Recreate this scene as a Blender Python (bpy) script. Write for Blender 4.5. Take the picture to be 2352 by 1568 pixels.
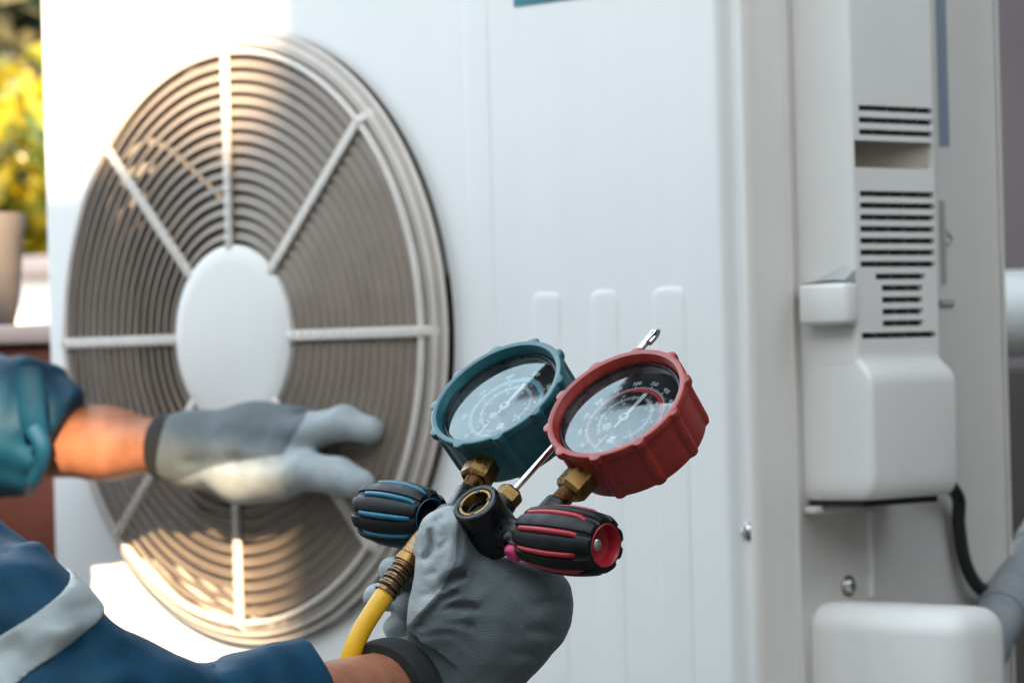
import bpy, bmesh, math, random
import numpy as np
from mathutils import Vector, Matrix, noise

random.seed(7)
np.random.seed(7)
scene = bpy.context.scene
COL = scene.collection
for o in list(bpy.data.objects):
    bpy.data.objects.remove(o)

# ------------------------------------------------------------------ camera
FPX, IW, IH = 7800.0, 2352.0, 1568.0          # focal length of the photograph in picture units
yaw, pitch, roll = math.radians(47), math.radians(.23), math.radians(1.5)
CAM = Vector((1.607, -1.728, .73))
FW = Vector((-math.sin(yaw) * math.cos(pitch), math.cos(yaw) * math.cos(pitch), math.sin(pitch)))
r0 = Vector((math.cos(yaw), math.sin(yaw), 0))
u0 = r0.cross(FW)
RT = r0 * math.cos(roll) - u0 * math.sin(roll)
UP = u0 * math.cos(roll) + r0 * math.sin(roll)

cam_d = bpy.data.cameras.new("camera")
cam = bpy.data.objects.new("camera", cam_d)
COL.objects.link(cam)
M = Matrix((RT, UP, -FW)).transposed().to_4x4()
M.translation = CAM
cam.matrix_world = M
cam_d.sensor_width = 36
cam_d.lens = 36 * FPX / IW
cam_d.clip_start, cam_d.clip_end = .05, 400
cam_d.dof.use_dof = True
cam_d.dof.focus_distance = 1.775
cam_d.dof.aperture_fstop = 13.5
scene.camera = cam

# ------------------------------------------------------------------ world, sun, exposure
SUN_EL = math.radians(26)
SUN_T = Vector((math.sin(yaw), -math.cos(yaw), 0))        # horizontal direction towards the sun
world = bpy.data.worlds.new("World")
scene.world = world
world.use_nodes = True
nt = world.node_tree
nt.nodes.clear()
sky = nt.nodes.new("ShaderNodeTexSky")
sky.sky_type = 'NISHITA'
sky.sun_disc = False
sky.sun_elevation = SUN_EL
sky.sun_rotation = math.atan2(SUN_T.x, SUN_T.y)
sky.air_density, sky.dust_density, sky.ozone_density = 1.0, 2.2, 1.0
hs = nt.nodes.new("ShaderNodeHueSaturation")
hs.inputs["Saturation"].default_value = .62
bg = nt.nodes.new("ShaderNodeBackground")
bg.inputs["Strength"].default_value = .15
wo = nt.nodes.new("ShaderNodeOutputWorld")
nt.links.new(sky.outputs[0], hs.inputs["Color"])
# thin broken cloud over the whole sky
wtc = nt.nodes.new("ShaderNodeTexCoord")
wnz = nt.nodes.new("ShaderNodeTexNoise")
wnz.inputs["Scale"].default_value, wnz.inputs["Detail"].default_value, wnz.inputs["Roughness"].default_value = 2.6, 9, .62
wmr = nt.nodes.new("ShaderNodeMapRange")
wmr.inputs["From Min"].default_value, wmr.inputs["From Max"].default_value = .30, .62
wmr.inputs["To Min"].default_value, wmr.inputs["To Max"].default_value = .15, .95
wmx = nt.nodes.new("ShaderNodeMix"); wmx.data_type = 'RGBA'
wmx.inputs["B"].default_value = (3.8, 4.5, 4.9, 1)
nt.links.new(wtc.outputs["Generated"], wnz.inputs["Vector"])
nt.links.new(wnz.outputs["Fac"], wmr.inputs["Value"])
nt.links.new(wmr.outputs[0], wmx.inputs["Factor"])
nt.links.new(hs.outputs[0], wmx.inputs["A"])
nt.links.new(wmx.outputs["Result"], bg.inputs[0])
nt.links.new(bg.outputs[0], wo.inputs[0])

sun_d = bpy.data.lights.new("sun", 'SUN')
sun = bpy.data.objects.new("sun", sun_d)
COL.objects.link(sun)
sun_d.energy = 4.0
sun_d.angle = math.radians(.5)
sun_d.color = (1, .75, .47)
to_sun = (SUN_T * math.cos(SUN_EL) + Vector((0, 0, math.sin(SUN_EL)))).normalized()
sun.rotation_euler = to_sun.to_track_quat('Z', 'Y').to_euler()
sun.location = (4, -5, 6)

vs = scene.view_settings
vs.view_transform, vs.look, vs.gamma, vs.use_curve_mapping = 'Standard', 'None', 1, False
vs.exposure = 2.42

# ------------------------------------------------------------------ helpers
def P(px, py, d):
    """a point at picture position (px, py) of the 2352 x 1568 photograph and d metres deep"""
    return CAM + FW * d + RT * ((px - IW / 2) / FPX * d) - UP * ((py - IH / 2) / FPX * d)

def V3(x, y, d):
    return CAM + RT * x + UP * y + FW * d

WORLD = {}

def link(o, parent=None, mat=None):
    COL.objects.link(o)
    WORLD[o] = mat or Matrix.Identity(4)
    o.matrix_basis = WORLD[o]
    if parent is not None:
        o.parent = parent
        o.matrix_parent_inverse = WORLD[parent].inverted()
    return o

def props(o, label=None, cat=None, group=None, kind=None):
    if label: o["label"] = label
    if cat: o["category"] = cat
    if group: o["group"] = group
    if kind: o["kind"] = kind
    return o

def thing(name, label, cat, loc, group=None):
    o = bpy.data.objects.new(name, None)
    o.empty_display_size = .05
    link(o, None, Matrix.Translation(Vector(loc)))
    return props(o, label, cat, group)

class G:
    """collects vertices and faces of ONE mesh"""
    def __init__(s):
        s.v, s.f, s.m = [], [], []
    def add(s, vs_, fs, M=None, mi=0):
        b = len(s.v)
        for p in vs_:
            p = Vector(p)
            s.v.append(M @ p if M is not None else p)
        for f in fs:
            s.f.append([i + b for i in f]); s.m.append(mi)
    def box(s, lo, hi, M=None, mi=0):
        x0, y0, z0 = lo; x1, y1, z1 = hi
        s.add([(x0,y0,z0),(x1,y0,z0),(x1,y1,z0),(x0,y1,z0),(x0,y0,z1),(x1,y0,z1),(x1,y1,z1),(x0,y1,z1)],
              [(0,3,2,1),(4,5,6,7),(0,1,5,4),(1,2,6,5),(2,3,7,6),(3,0,4,7)], M, mi)
    def rbox(s, lo, hi, r, seg=3, M=None, mi=0):
        bm = bmesh.new()
        bmesh.ops.create_cube(bm, size=1)
        for v in bm.verts:
            v.co = Vector([(lo[i] + hi[i]) / 2 + v.co[i] * (hi[i] - lo[i]) for i in range(3)])
        bmesh.ops.bevel(bm, geom=bm.edges[:], offset=r, segments=seg, affect='EDGES', profile=.5)
        bm.verts.index_update()
        s.add([v.co.copy() for v in bm.verts], [[v.index for v in f.verts] for f in bm.faces], M, mi)
        bm.free()
    def quad(s, a, b, c, d, mi=0, M=None):
        s.add([a, b, c, d], [(0, 1, 2, 3)], M, mi)
    def tube(s, pts, rad, seg=16, caps=True, mi=0):
        pts = [Vector(p) for p in pts]
        n = len(pts)
        if not hasattr(rad, '__len__'): rad = [rad] * n
        t0 = (pts[1] - pts[0]).normalized()
        ref = Vector((0, 0, 1)) if abs(t0.z) < .9 else Vector((1, 0, 0))
        a = t0.cross(ref).normalized()
        vs_, fs = [], []
        for i in range(n):
            t = (pts[min(i + 1, n - 1)] - pts[max(i - 1, 0)]).normalized()
            a = (a - t * a.dot(t)).normalized()
            b = t.cross(a)
            for k in range(seg):
                w = 2 * math.pi * k / seg
                vs_.append(pts[i] + (a * math.cos(w) + b * math.sin(w)) * rad[i])
        for i in range(n - 1):
            for k in range(seg):
                k2 = (k + 1) % seg
                fs.append((i * seg + k, i * seg + k2, (i + 1) * seg + k2, (i + 1) * seg + k))
        if caps:
            fs.append(tuple(range(seg - 1, -1, -1)))
            fs.append(tuple((n - 1) * seg + k for k in range(seg)))
        s.add(vs_, fs, None, mi)
    def lathe(s, prof, seg=48, M=None, mod=None, mi=0, caps=False, t0=0, t1=2 * math.pi):
        """prof: (radius, z) pairs turned about z; mod(theta, i) adds to the radius"""
        vs_, fs = [], []
        full = abs(t1 - t0 - 2 * math.pi) < 1e-6
        nk = seg if full else seg + 1
        for i, (r, z) in enumerate(prof):
            for k in range(nk):
                w = t0 + (t1 - t0) * k / seg
                rr = r + (mod(w, i) if mod else 0)
                vs_.append((rr * math.cos(w), rr * math.sin(w), z))
        for i in range(len(prof) - 1):
            for k in range(seg):
                k2 = (k + 1) % nk
                fs.append((i * nk + k, i * nk + k2, (i + 1) * nk + k2, (i + 1) * nk + k))
        if caps:
            fs.append(tuple(range(nk - 1, -1, -1)))
            fs.append(tuple((len(prof) - 1) * nk + k for k in range(nk)))
        s.add(vs_, fs, M, mi)
    def sphere(s, c, r, M=None, seg=16, mi=0):
        c = Vector(c)
        prof = [(max(r * math.sin(math.pi * i / 10), 1e-6), -r * math.cos(math.pi * i / 10)) for i in range(11)]
        s.lathe(prof, seg, (M or Matrix.Identity(4)) @ Matrix.Translation(c), mi=mi)
    def mesh(s, name, mats, angle=35):
        me = bpy.data.meshes.new(name)
        me.from_pydata([tuple(p) for p in s.v], [], s.f)
        if not isinstance(mats, (list, tuple)): mats = [mats]
        for m in mats: me.materials.append(m)
        me.polygons.foreach_set("material_index", s.m)
        me.polygons.foreach_set("use_smooth", [True] * len(s.f))
        me.validate()
        bm = bmesh.new(); bm.from_mesh(me)
        bmesh.ops.remove_doubles(bm, verts=bm.verts, dist=1e-6)
        bmesh.ops.recalc_face_normals(bm, faces=bm.faces)
        bm.to_mesh(me); bm.free()
        me.set_sharp_from_angle(angle=math.radians(angle))
        return me

def part(name, g, mats, parent=None, mat=None, angle=35):
    me = g if isinstance(g, bpy.types.Mesh) else g.mesh(name, mats, angle)
    return link(bpy.data.objects.new(name, me), parent, mat)

def basis(o, x, y, z):
    m = Matrix((Vector(x), Vector(y), Vector(z))).transposed().to_4x4()
    m.translation = Vector(o)
    return m

def zbasis(o, z, hint=(0, 0, 1)):
    z = Vector(z).normalized()
    h = Vector(hint)
    if abs(h.normalized().dot(z)) > .97: h = Vector((1, 0, 0))
    x = h.cross(z).normalized()
    return basis(o, x, z.cross(x), z)

def smooth_path(pts, n=8):
    pts = [Vector(p) for p in pts]
    out = []
    q = [pts[0] * 2 - pts[1]] + pts + [pts[-1] * 2 - pts[-2]]
    for i in range(1, len(q) - 2):
        for k in range(n):
            t = k / n
            a, b, c, d = q[i - 1], q[i], q[i + 1], q[i + 2]
            out.append(.5 * ((2 * b) + (c - a) * t + (2 * a - 5 * b + 4 * c - d) * t * t + (3 * b - a - 3 * c + d) * t ** 3))
    out.append(pts[-1])
    return out

# ------------------------------------------------------------------ materials
def mat(name, col, rough=.5, metal=0.0, var=.0, vscale=20, bump=0.0, bscale=200, spec=.5, coat=0.0, rvar=.0, sheen=0.0,
        sss=0.0, ao=None, detail=6):
    m = bpy.data.materials.new(name)
    m.use_nodes = True
    n = m.node_tree.nodes; L = m.node_tree.links
    b = n["Principled BSDF"]
    b.inputs["Base Color"].default_value = (*col, 1)
    b.inputs["Roughness"].default_value = rough
    b.inputs["Metallic"].default_value = metal
    b.inputs["Specular IOR Level"].default_value = spec
    b.inputs["Coat Weight"].default_value = coat
    b.inputs["Sheen Weight"].default_value = sheen
    b.inputs["Coat Roughness"].default_value = .3
    if sss:
        b.inputs["Subsurface Weight"].default_value = sss
        b.inputs["Subsurface Radius"].default_value = (.008, .003, .0015)
    tc = n.new("ShaderNodeTexCoord")
    if var or rvar:
        tx = n.new("ShaderNodeTexNoise")
        tx.inputs["Scale"].default_value = vscale
        tx.inputs["Detail"].default_value = detail
        tx.inputs["Roughness"].default_value = .6
        L.new(tc.outputs["Object"], tx.inputs["Vector"])
        if var:
            mr = n.new("ShaderNodeMapRange")
            mr.inputs["From Min"].default_value, mr.inputs["From Max"].default_value = .3, .7
            mr.inputs["To Min"].default_value, mr.inputs["To Max"].default_value = 1 - var, 1 + var
            L.new(tx.outputs["Fac"], mr.inputs["Value"])
            mx = n.new("ShaderNodeVectorMath"); mx.operation = 'SCALE'
            mx.inputs[0].default_value = col
            L.new(mr.outputs[0], mx.inputs["Scale"])
            L.new(mx.outputs[0], b.inputs["Base Color"])
        if rvar:
            mr2 = n.new("ShaderNodeMapRange")
            mr2.inputs["From Min"].default_value, mr2.inputs["From Max"].default_value = .3, .7
            mr2.inputs["To Min"].default_value, mr2.inputs["To Max"].default_value = max(rough - rvar, .02), min(rough + rvar, 1)
            L.new(tx.outputs["Fac"], mr2.inputs["Value"])
            L.new(mr2.outputs[0], b.inputs["Roughness"])
    if bump:
        tb = n.new("ShaderNodeTexNoise")
        tb.inputs["Scale"].default_value = bscale
        tb.inputs["Detail"].default_value = 4
        L.new(tc.outputs["Object"], tb.inputs["Vector"])
        bp = n.new("ShaderNodeBump")
        bp.inputs["Strength"].default_value = bump
        bp.inputs["Distance"].default_value = .001
        L.new(tb.outputs["Fac"], bp.inputs["Height"])
        L.new(bp.outputs[0], b.inputs["Normal"])
    return m

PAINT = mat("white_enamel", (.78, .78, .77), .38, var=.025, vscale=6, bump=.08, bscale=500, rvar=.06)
def streaks(m, amount, scale):
    """faint rain streaks and grime: noise drawn out along the upright"""
    n = m.node_tree.nodes; L = m.node_tree.links
    b = n["Principled BSDF"]
    src = b.inputs["Base Color"].links[0].from_socket
    tc = n.new("ShaderNodeTexCoord"); mp = n.new("ShaderNodeMapping")
    mp.inputs["Scale"].default_value = (scale, scale, scale * .05)
    nz = n.new("ShaderNodeTexNoise"); nz.inputs["Scale"].default_value = 1; nz.inputs["Detail"].default_value = 6
    mr = n.new("ShaderNodeMapRange")
    mr.inputs["From Min"].default_value, mr.inputs["From Max"].default_value = .35, .75
    mr.inputs["To Min"].default_value, mr.inputs["To Max"].default_value = 1, 1 - amount
    sc = n.new("ShaderNodeVectorMath"); sc.operation = 'SCALE'
    L.new(tc.outputs["Object"], mp.inputs[0]); L.new(mp.outputs[0], nz.inputs["Vector"])
    L.new(nz.outputs["Fac"], mr.inputs["Value"]); L.new(src, sc.inputs[0]); L.new(mr.outputs[0], sc.inputs["Scale"])
    L.new(sc.outputs[0], b.inputs["Base Color"])
streaks(PAINT, .02, 30)
PAINT2 = mat("white_plastic", (.76, .74, .71), .42, var=.03, vscale=9, bump=.06, bscale=700, rvar=.08)
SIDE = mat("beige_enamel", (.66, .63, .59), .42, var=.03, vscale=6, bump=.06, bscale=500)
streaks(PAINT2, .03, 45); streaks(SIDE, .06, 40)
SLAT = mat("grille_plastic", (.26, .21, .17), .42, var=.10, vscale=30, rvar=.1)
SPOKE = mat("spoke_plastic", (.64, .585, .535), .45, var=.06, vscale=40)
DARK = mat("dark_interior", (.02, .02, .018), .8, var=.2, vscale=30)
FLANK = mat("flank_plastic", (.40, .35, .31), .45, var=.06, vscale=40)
BLADE = mat("fan_blade_plastic", (.12, .10, .085), .4, var=.1)
STEEL = mat("steel", (.62, .61, .6), .25, 1.0, var=.1, vscale=200)
CHROME = mat("chrome", (.82, .83, .85), .08, 1.0, rvar=.04, vscale=120)
BRASS = mat("brass", (.26, .155, .055), .3, 1.0, var=.25, vscale=180, rvar=.12, bump=.1, bscale=900)
BRASS2 = mat("aged_brass", (.33, .20, .10), .28, 1.0, var=.3, vscale=220, rvar=.12)
TEAL = mat("teal_rubber", (.004, .095, .115), .40, var=.2, vscale=140, bump=.2, bscale=1500, rvar=.12, coat=.4, spec=.6)
RED = mat("red_rubber", (.30, .020, .013), .40, var=.2, vscale=140, bump=.2, bscale=1500, rvar=.12, coat=.4, spec=.6)
BLACKP = mat("black_coated_metal", (.0035, .005, .006), .30, var=.3, vscale=120, bump=.1, bscale=1200, rvar=.14, spec=.4)
RUBBER = mat("black_grip_rubber", (.0040, .0055, .006), .46, var=.3, vscale=150, bump=.25, bscale=1800, rvar=.14, spec=.32)
BLUES = mat("blue_grip_plastic", (.002, .125, .215), .35, var=.08, vscale=100)
REDS = mat("red_grip_plastic", (.36, .016, .026), .35, var=.08, vscale=100)
PINK = mat("magenta_cap", (.62, .03, .16), .35)
DIAL = mat("black_dial", (.008, .010, .011), .12, spec=.8, coat=.5)
WHITEP = mat("white_print", (.85, .87, .88), .5)
SILVERP = mat("needle_paint", (.85, .87, .88), .4)
SCREWP = mat("dial_pin", (.62, .57, .5), .35)
REDP = mat("red_print", (.75, .03, .05), .5)
CYANP = mat("cyan_print", (.16, .52, .68), .5)
GREENP = mat("green_print", (.25, .55, .3), .5)
YELLOW = mat("yellow_hose_rubber", (.80, .43, .006), .38, var=.10, vscale=60, bump=.15, bscale=600, rvar=.1)
SKIN = mat("skin", (.33, .13, .07), .48, var=.2, vscale=60, bump=.25, bscale=700, sss=.12)
JACKET = mat("navy_workwear", (.0015, .040, .082), .6, var=.25, vscale=25, bump=.45, bscale=1100, spec=.25)
REFLECT = mat("reflective_tape", (.27, .30, .30), .4, var=.1, vscale=60, bump=.15, bscale=900)
CUFF = mat("black_elastic", (.004, .0045, .0045), .75, bump=.5, bscale=1400, sheen=.1)
CABLE = mat("black_cable", (.012, .012, .012), .5)
INSUL = mat("grey_insulation", (.26, .285, .30), .55, var=.15, vscale=40, bump=.3, bscale=300)
PVC = mat("white_pvc", (.58, .60, .58), .4, var=.05)
WALLM = mat("mauve_render", (.13, .105, .11), .85, var=.10, vscale=5, bump=.4, bscale=90)
BROWN = mat("dark_brown", (.032, .020, .014), .7, var=.3, vscale=8)
WOOD = mat("red_brown_timber", (.15, .030, .012), .55, var=.3, vscale=14, bump=.3, bscale=60)
STONE = mat("pinkish_coping", (.55, .42, .39), .7, var=.12, vscale=10, bump=.4, bscale=120)
POTM = mat("grey_clay", (.13, .115, .11), .7, var=.15, vscale=14, bump=.3, bscale=90)
WHITEW = mat("white_wall", (.80, .77, .72), .8, var=.05, vscale=5, bump=.3, bscale=60)
CREAM = mat("cream_render", (.36, .33, .29), .85, var=.06, vscale=3, bump=.3, bscale=60)
ROOFM = mat("grey_roof", (.18, .18, .18), .7, var=.1)
WINM = mat("window_glass", (.03, .04, .05), .08, spec=.6)
GROUND = mat("concrete_paving", (.10, .094, .085), .85, var=.18, vscale=3, bump=.5, bscale=60)
BARK = mat("bark", (.10, .07, .045), .9, var=.3, bump=.8, bscale=60)
LABELM = mat("blue_grey_sticker", (.22, .27, .33), .4)
TEALP = mat("teal_print", (.01, .20, .27), .35)
FENCE = mat("weathered_timber", (.28, .25, .22), .8, var=.3, vscale=12, bump=.4, bscale=50)
GREYP = mat("grey_plastic", (.40, .41, .40), .5)
TROUSER = mat("dark_trousers", (.02, .03, .045), .8, var=.2, bump=.3, bscale=400)
HAIRM = mat("black_hair", (.01, .008, .007), .5)
CAPM = mat("navy_cap", (.012, .04, .08), .75, bump=.3, bscale=600)
EYEW = mat("eye_white", (.8, .78, .75), .2)

def leaf_mat(name, c1, c2):
    m = bpy.data.materials.new(name); m.use_nodes = True
    n = m.node_tree.nodes; L = m.node_tree.links
    b = n["Principled BSDF"]
    oi = n.new("ShaderNodeTexCoord")
    tx = n.new("ShaderNodeTexNoise"); tx.inputs["Scale"].default_value = 9
    L.new(oi.outputs["Object"], tx.inputs["Vector"])
    cr = n.new("ShaderNodeValToRGB")
    cr.color_ramp.elements[0].position, cr.color_ramp.elements[1].position = .44, .58
    cr.color_ramp.elements[0].color = (*c1, 1); cr.color_ramp.elements[1].color = (*c2, 1)
    L.new(tx.outputs["Fac"], cr.inputs[0])
    L.new(cr.outputs[0], b.inputs["Base Color"])
    b.inputs["Roughness"].default_value = .22
    tr = n.new("ShaderNodeBsdfTranslucent")
    L.new(cr.outputs[0], tr.inputs[0])
    mx = n.new("ShaderNodeMixShader"); mx.inputs[0].default_value = .3
    L.new(b.outputs[0], mx.inputs[1]); L.new(tr.outputs[0], mx.inputs[2])
    L.new(mx.outputs[0], n["Material Output"].inputs["Surface"])
    return m
LEAF_Y = leaf_mat("yellow_leaf", (.46, .33, .012), (.09, .13, .02))
LEAF_D = leaf_mat("dark_leaf", (.02, .045, .035), (.12, .11, .06))

def glass_mat():
    m = bpy.data.materials.new("gauge_glass"); m.use_nodes = True
    n = m.node_tree.nodes; L = m.node_tree.links
    n.remove(n["Principled BSDF"])
    fr = n.new("ShaderNodeFresnel"); fr.inputs["IOR"].default_value = 2.2
    tp = n.new("ShaderNodeBsdfTransparent"); tp.inputs[0].default_value = (.94, .96, .97, 1)
    gl = n.new("ShaderNodeBsdfGlossy"); gl.inputs["Roughness"].default_value = .03
    gl.inputs["Color"].default_value = (.84, .97, 1, 1)
    tc = n.new("ShaderNodeTexCoord")
    tx = n.new("ShaderNodeTexNoise"); tx.inputs["Scale"].default_value = 60; tx.inputs["Detail"].default_value = 5
    L.new(tc.outputs["Object"], tx.inputs["Vector"])
    mr = n.new("ShaderNodeMapRange")
    mr.inputs["From Min"].default_value, mr.inputs["From Max"].default_value = .35, .75
    mr.inputs["To Min"].default_value, mr.inputs["To Max"].default_value = .01, .16
    L.new(tx.outputs["Fac"], mr.inputs["Value"]); L.new(mr.outputs[0], gl.inputs["Roughness"])
    df = n.new("ShaderNodeBsdfDiffuse"); df.inputs["Color"].default_value = (.62, .74, .78, 1)      # pale film standing in for sky mirrored on the lens
    dm = n.new("ShaderNodeMixShader")
    dr = n.new("ShaderNodeMapRange")
    dr.inputs["From Min"].default_value, dr.inputs["From Max"].default_value = .3, .75
    dr.inputs["To Min"].default_value, dr.inputs["To Max"].default_value = .0, .05
    L.new(tx.outputs["Fac"], dr.inputs["Value"]); L.new(dr.outputs[0], dm.inputs[0])
    L.new(tp.outputs[0], dm.inputs[1]); L.new(df.outputs[0], dm.inputs[2])
    mx = n.new("ShaderNodeMixShader")
    L.new(fr.outputs[0], mx.inputs[0]); L.new(dm.outputs[0], mx.inputs[1]); L.new(gl.outputs[0], mx.inputs[2])
    L.new(mx.outputs[0], n["Material Output"].inputs["Surface"])
    return m
GLASS = glass_mat()

def glove_mat():
    """dark knit back, pale coated palm and finger pads (attribute 'coat')"""
    m = bpy.data.materials.new("work_glove"); m.use_nodes = True
    n = m.node_tree.nodes; L = m.node_tree.links
    b = n["Principled BSDF"]
    at = n.new("ShaderNodeAttribute"); at.attribute_name = "coat"
    tc = n.new("ShaderNodeTexCoord")
    nz = n.new("ShaderNodeTexNoise"); nz.inputs["Scale"].default_value = 130; nz.inputs["Detail"].default_value = 5
    L.new(tc.outputs["Object"], nz.inputs["Vector"])
    ad = n.new("ShaderNodeMath"); ad.operation = 'MULTIPLY_ADD'
    ad.inputs[1].default_value = .35
    L.new(nz.outputs["Fac"], ad.inputs[0]); L.new(at.outputs["Fac"], ad.inputs[2])
    mr = n.new("ShaderNodeMapRange")
    mr.inputs["From Min"].default_value, mr.inputs["From Max"].default_value = .50, .85
    L.new(ad.outputs[0], mr.inputs["Value"])
    ramp = n.new("ShaderNodeMix"); ramp.data_type = 'RGBA'
    ramp.inputs["A"].default_value = (.092, .116, .126, 1)
    ramp.inputs["B"].default_value = (.33, .37, .385, 1)
    L.new(mr.outputs[0], ramp.inputs["Factor"])
    mott = n.new("ShaderNodeTexNoise"); mott.inputs["Scale"].default_value = 70; mott.inputs["Detail"].default_value = 6
    L.new(tc.outputs["Object"], mott.inputs["Vector"])
    mm = n.new("ShaderNodeMapRange")
    mm.inputs["From Min"].default_value, mm.inputs["From Max"].default_value = .3, .7
    mm.inputs["To Min"].default_value, mm.inputs["To Max"].default_value = .86, 1.14
    L.new(mott.outputs["Fac"], mm.inputs["Value"])
    sc = n.new("ShaderNodeVectorMath"); sc.operation = 'SCALE'
    L.new(ramp.outputs["Result"], sc.inputs[0]); L.new(mm.outputs[0], sc.inputs["Scale"])
    L.new(sc.outputs[0], b.inputs["Base Color"])
    b.inputs["Roughness"].default_value = .62
    b.inputs["Sheen Weight"].default_value = .15
    at2 = n.new("ShaderNodeAttribute"); at2.attribute_name = "knit"
    wv = n.new("ShaderNodeMath"); wv.operation = 'SINE'
    L.new(at2.outputs["Fac"], wv.inputs[0])
    nb = n.new("ShaderNodeTexNoise"); nb.inputs["Scale"].default_value = 1000; nb.inputs["Detail"].default_value = 3
    L.new(tc.outputs["Object"], nb.inputs["Vector"])
    w2 = n.new("ShaderNodeMath"); w2.operation = 'MULTIPLY_ADD'; w2.inputs[1].default_value = .075
    inv = n.new("ShaderNodeMath"); inv.operation = 'MULTIPLY_ADD'; inv.inputs[1].default_value = -.85; inv.inputs[2].default_value = 1
    L.new(mr.outputs[0], inv.inputs[0])
    wm = n.new("ShaderNodeMath"); wm.operation = 'MULTIPLY'
    L.new(wv.outputs[0], wm.inputs[0]); L.new(inv.outputs[0], wm.inputs[1])
    L.new(wm.outputs[0], w2.inputs[0]); L.new(nb.outputs["Fac"], w2.inputs[2])
    bp = n.new("ShaderNodeBump"); bp.inputs["Strength"].default_value = .8; bp.inputs["Distance"].default_value = .0006
    L.new(w2.outputs[0], bp.inputs["Height"]); L.new(bp.outputs[0], b.inputs["Normal"])
    return m
GLOVE = glove_mat()

# ------------------------------------------------------------------ implicit surfaces for cloth, gloves and bodies
def surface_nets(V, org, h):
    nx, ny, nz = V.shape
    cs = (nx - 1, ny - 1, nz - 1)
    cnt = np.zeros(cs, np.float32); pos = np.zeros(cs + (3,), np.float32)
    S = V < 0
    for ax in range(3):
        o1, o2 = [a for a in range(3) if a != ax]
        for i in (0, 1):
            for j in (0, 1):
                off = [0, 0, 0]; off[o1] = i; off[o2] = j
                sa = tuple(slice(off[k], off[k] + cs[k]) for k in range(3))
                off2 = list(off); off2[ax] = 1
                sb = tuple(slice(off2[k], off2[k] + cs[k]) for k in range(3))
                m = S[sa] != S[sb]
                a = V[sa][m]; b = V[sb][m]
                t = a / (a - b)
                p = np.zeros((len(t), 3), np.float32)
                p[:, o1] = i; p[:, o2] = j; p[:, ax] = t
                pos[m] += p; cnt[m] += 1
    act = cnt > 0
    idx = -np.ones(cs, np.int64)
    ijk = np.argwhere(act)
    idx[act] = np.arange(len(ijk))
    verts = (ijk + pos[act] / cnt[act][:, None]) * h + org
    faces = []
    for ax in range(3):
        o1, o2 = [(1, 2), (2, 0), (0, 1)][ax]
        sl = [slice(None)] * 3
        a = [slice(1, -1)] * 3; b = [slice(1, -1)] * 3
        a[ax] = slice(0, -1); b[ax] = slice(1, None)
        Sa, Sb = S[tuple(a)], S[tuple(b)]
        e = np.argwhere(Sa != Sb)
        flip = Sa[tuple(e.T)]
        base = e.copy()
        base[:, o1] += 1; base[:, o2] += 1
        def c(d1, d2):
            q = base.copy(); q[:, o1] += d1; q[:, o2] += d2
            return idx[tuple(q.T)]
        f = np.stack([c(-1, -1), c(0, -1), c(0, 0), c(-1, 0)], 1)
        f[~flip] = f[~flip][:, ::-1]
        faces.append(f)
    return verts, np.concatenate(faces)

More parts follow.
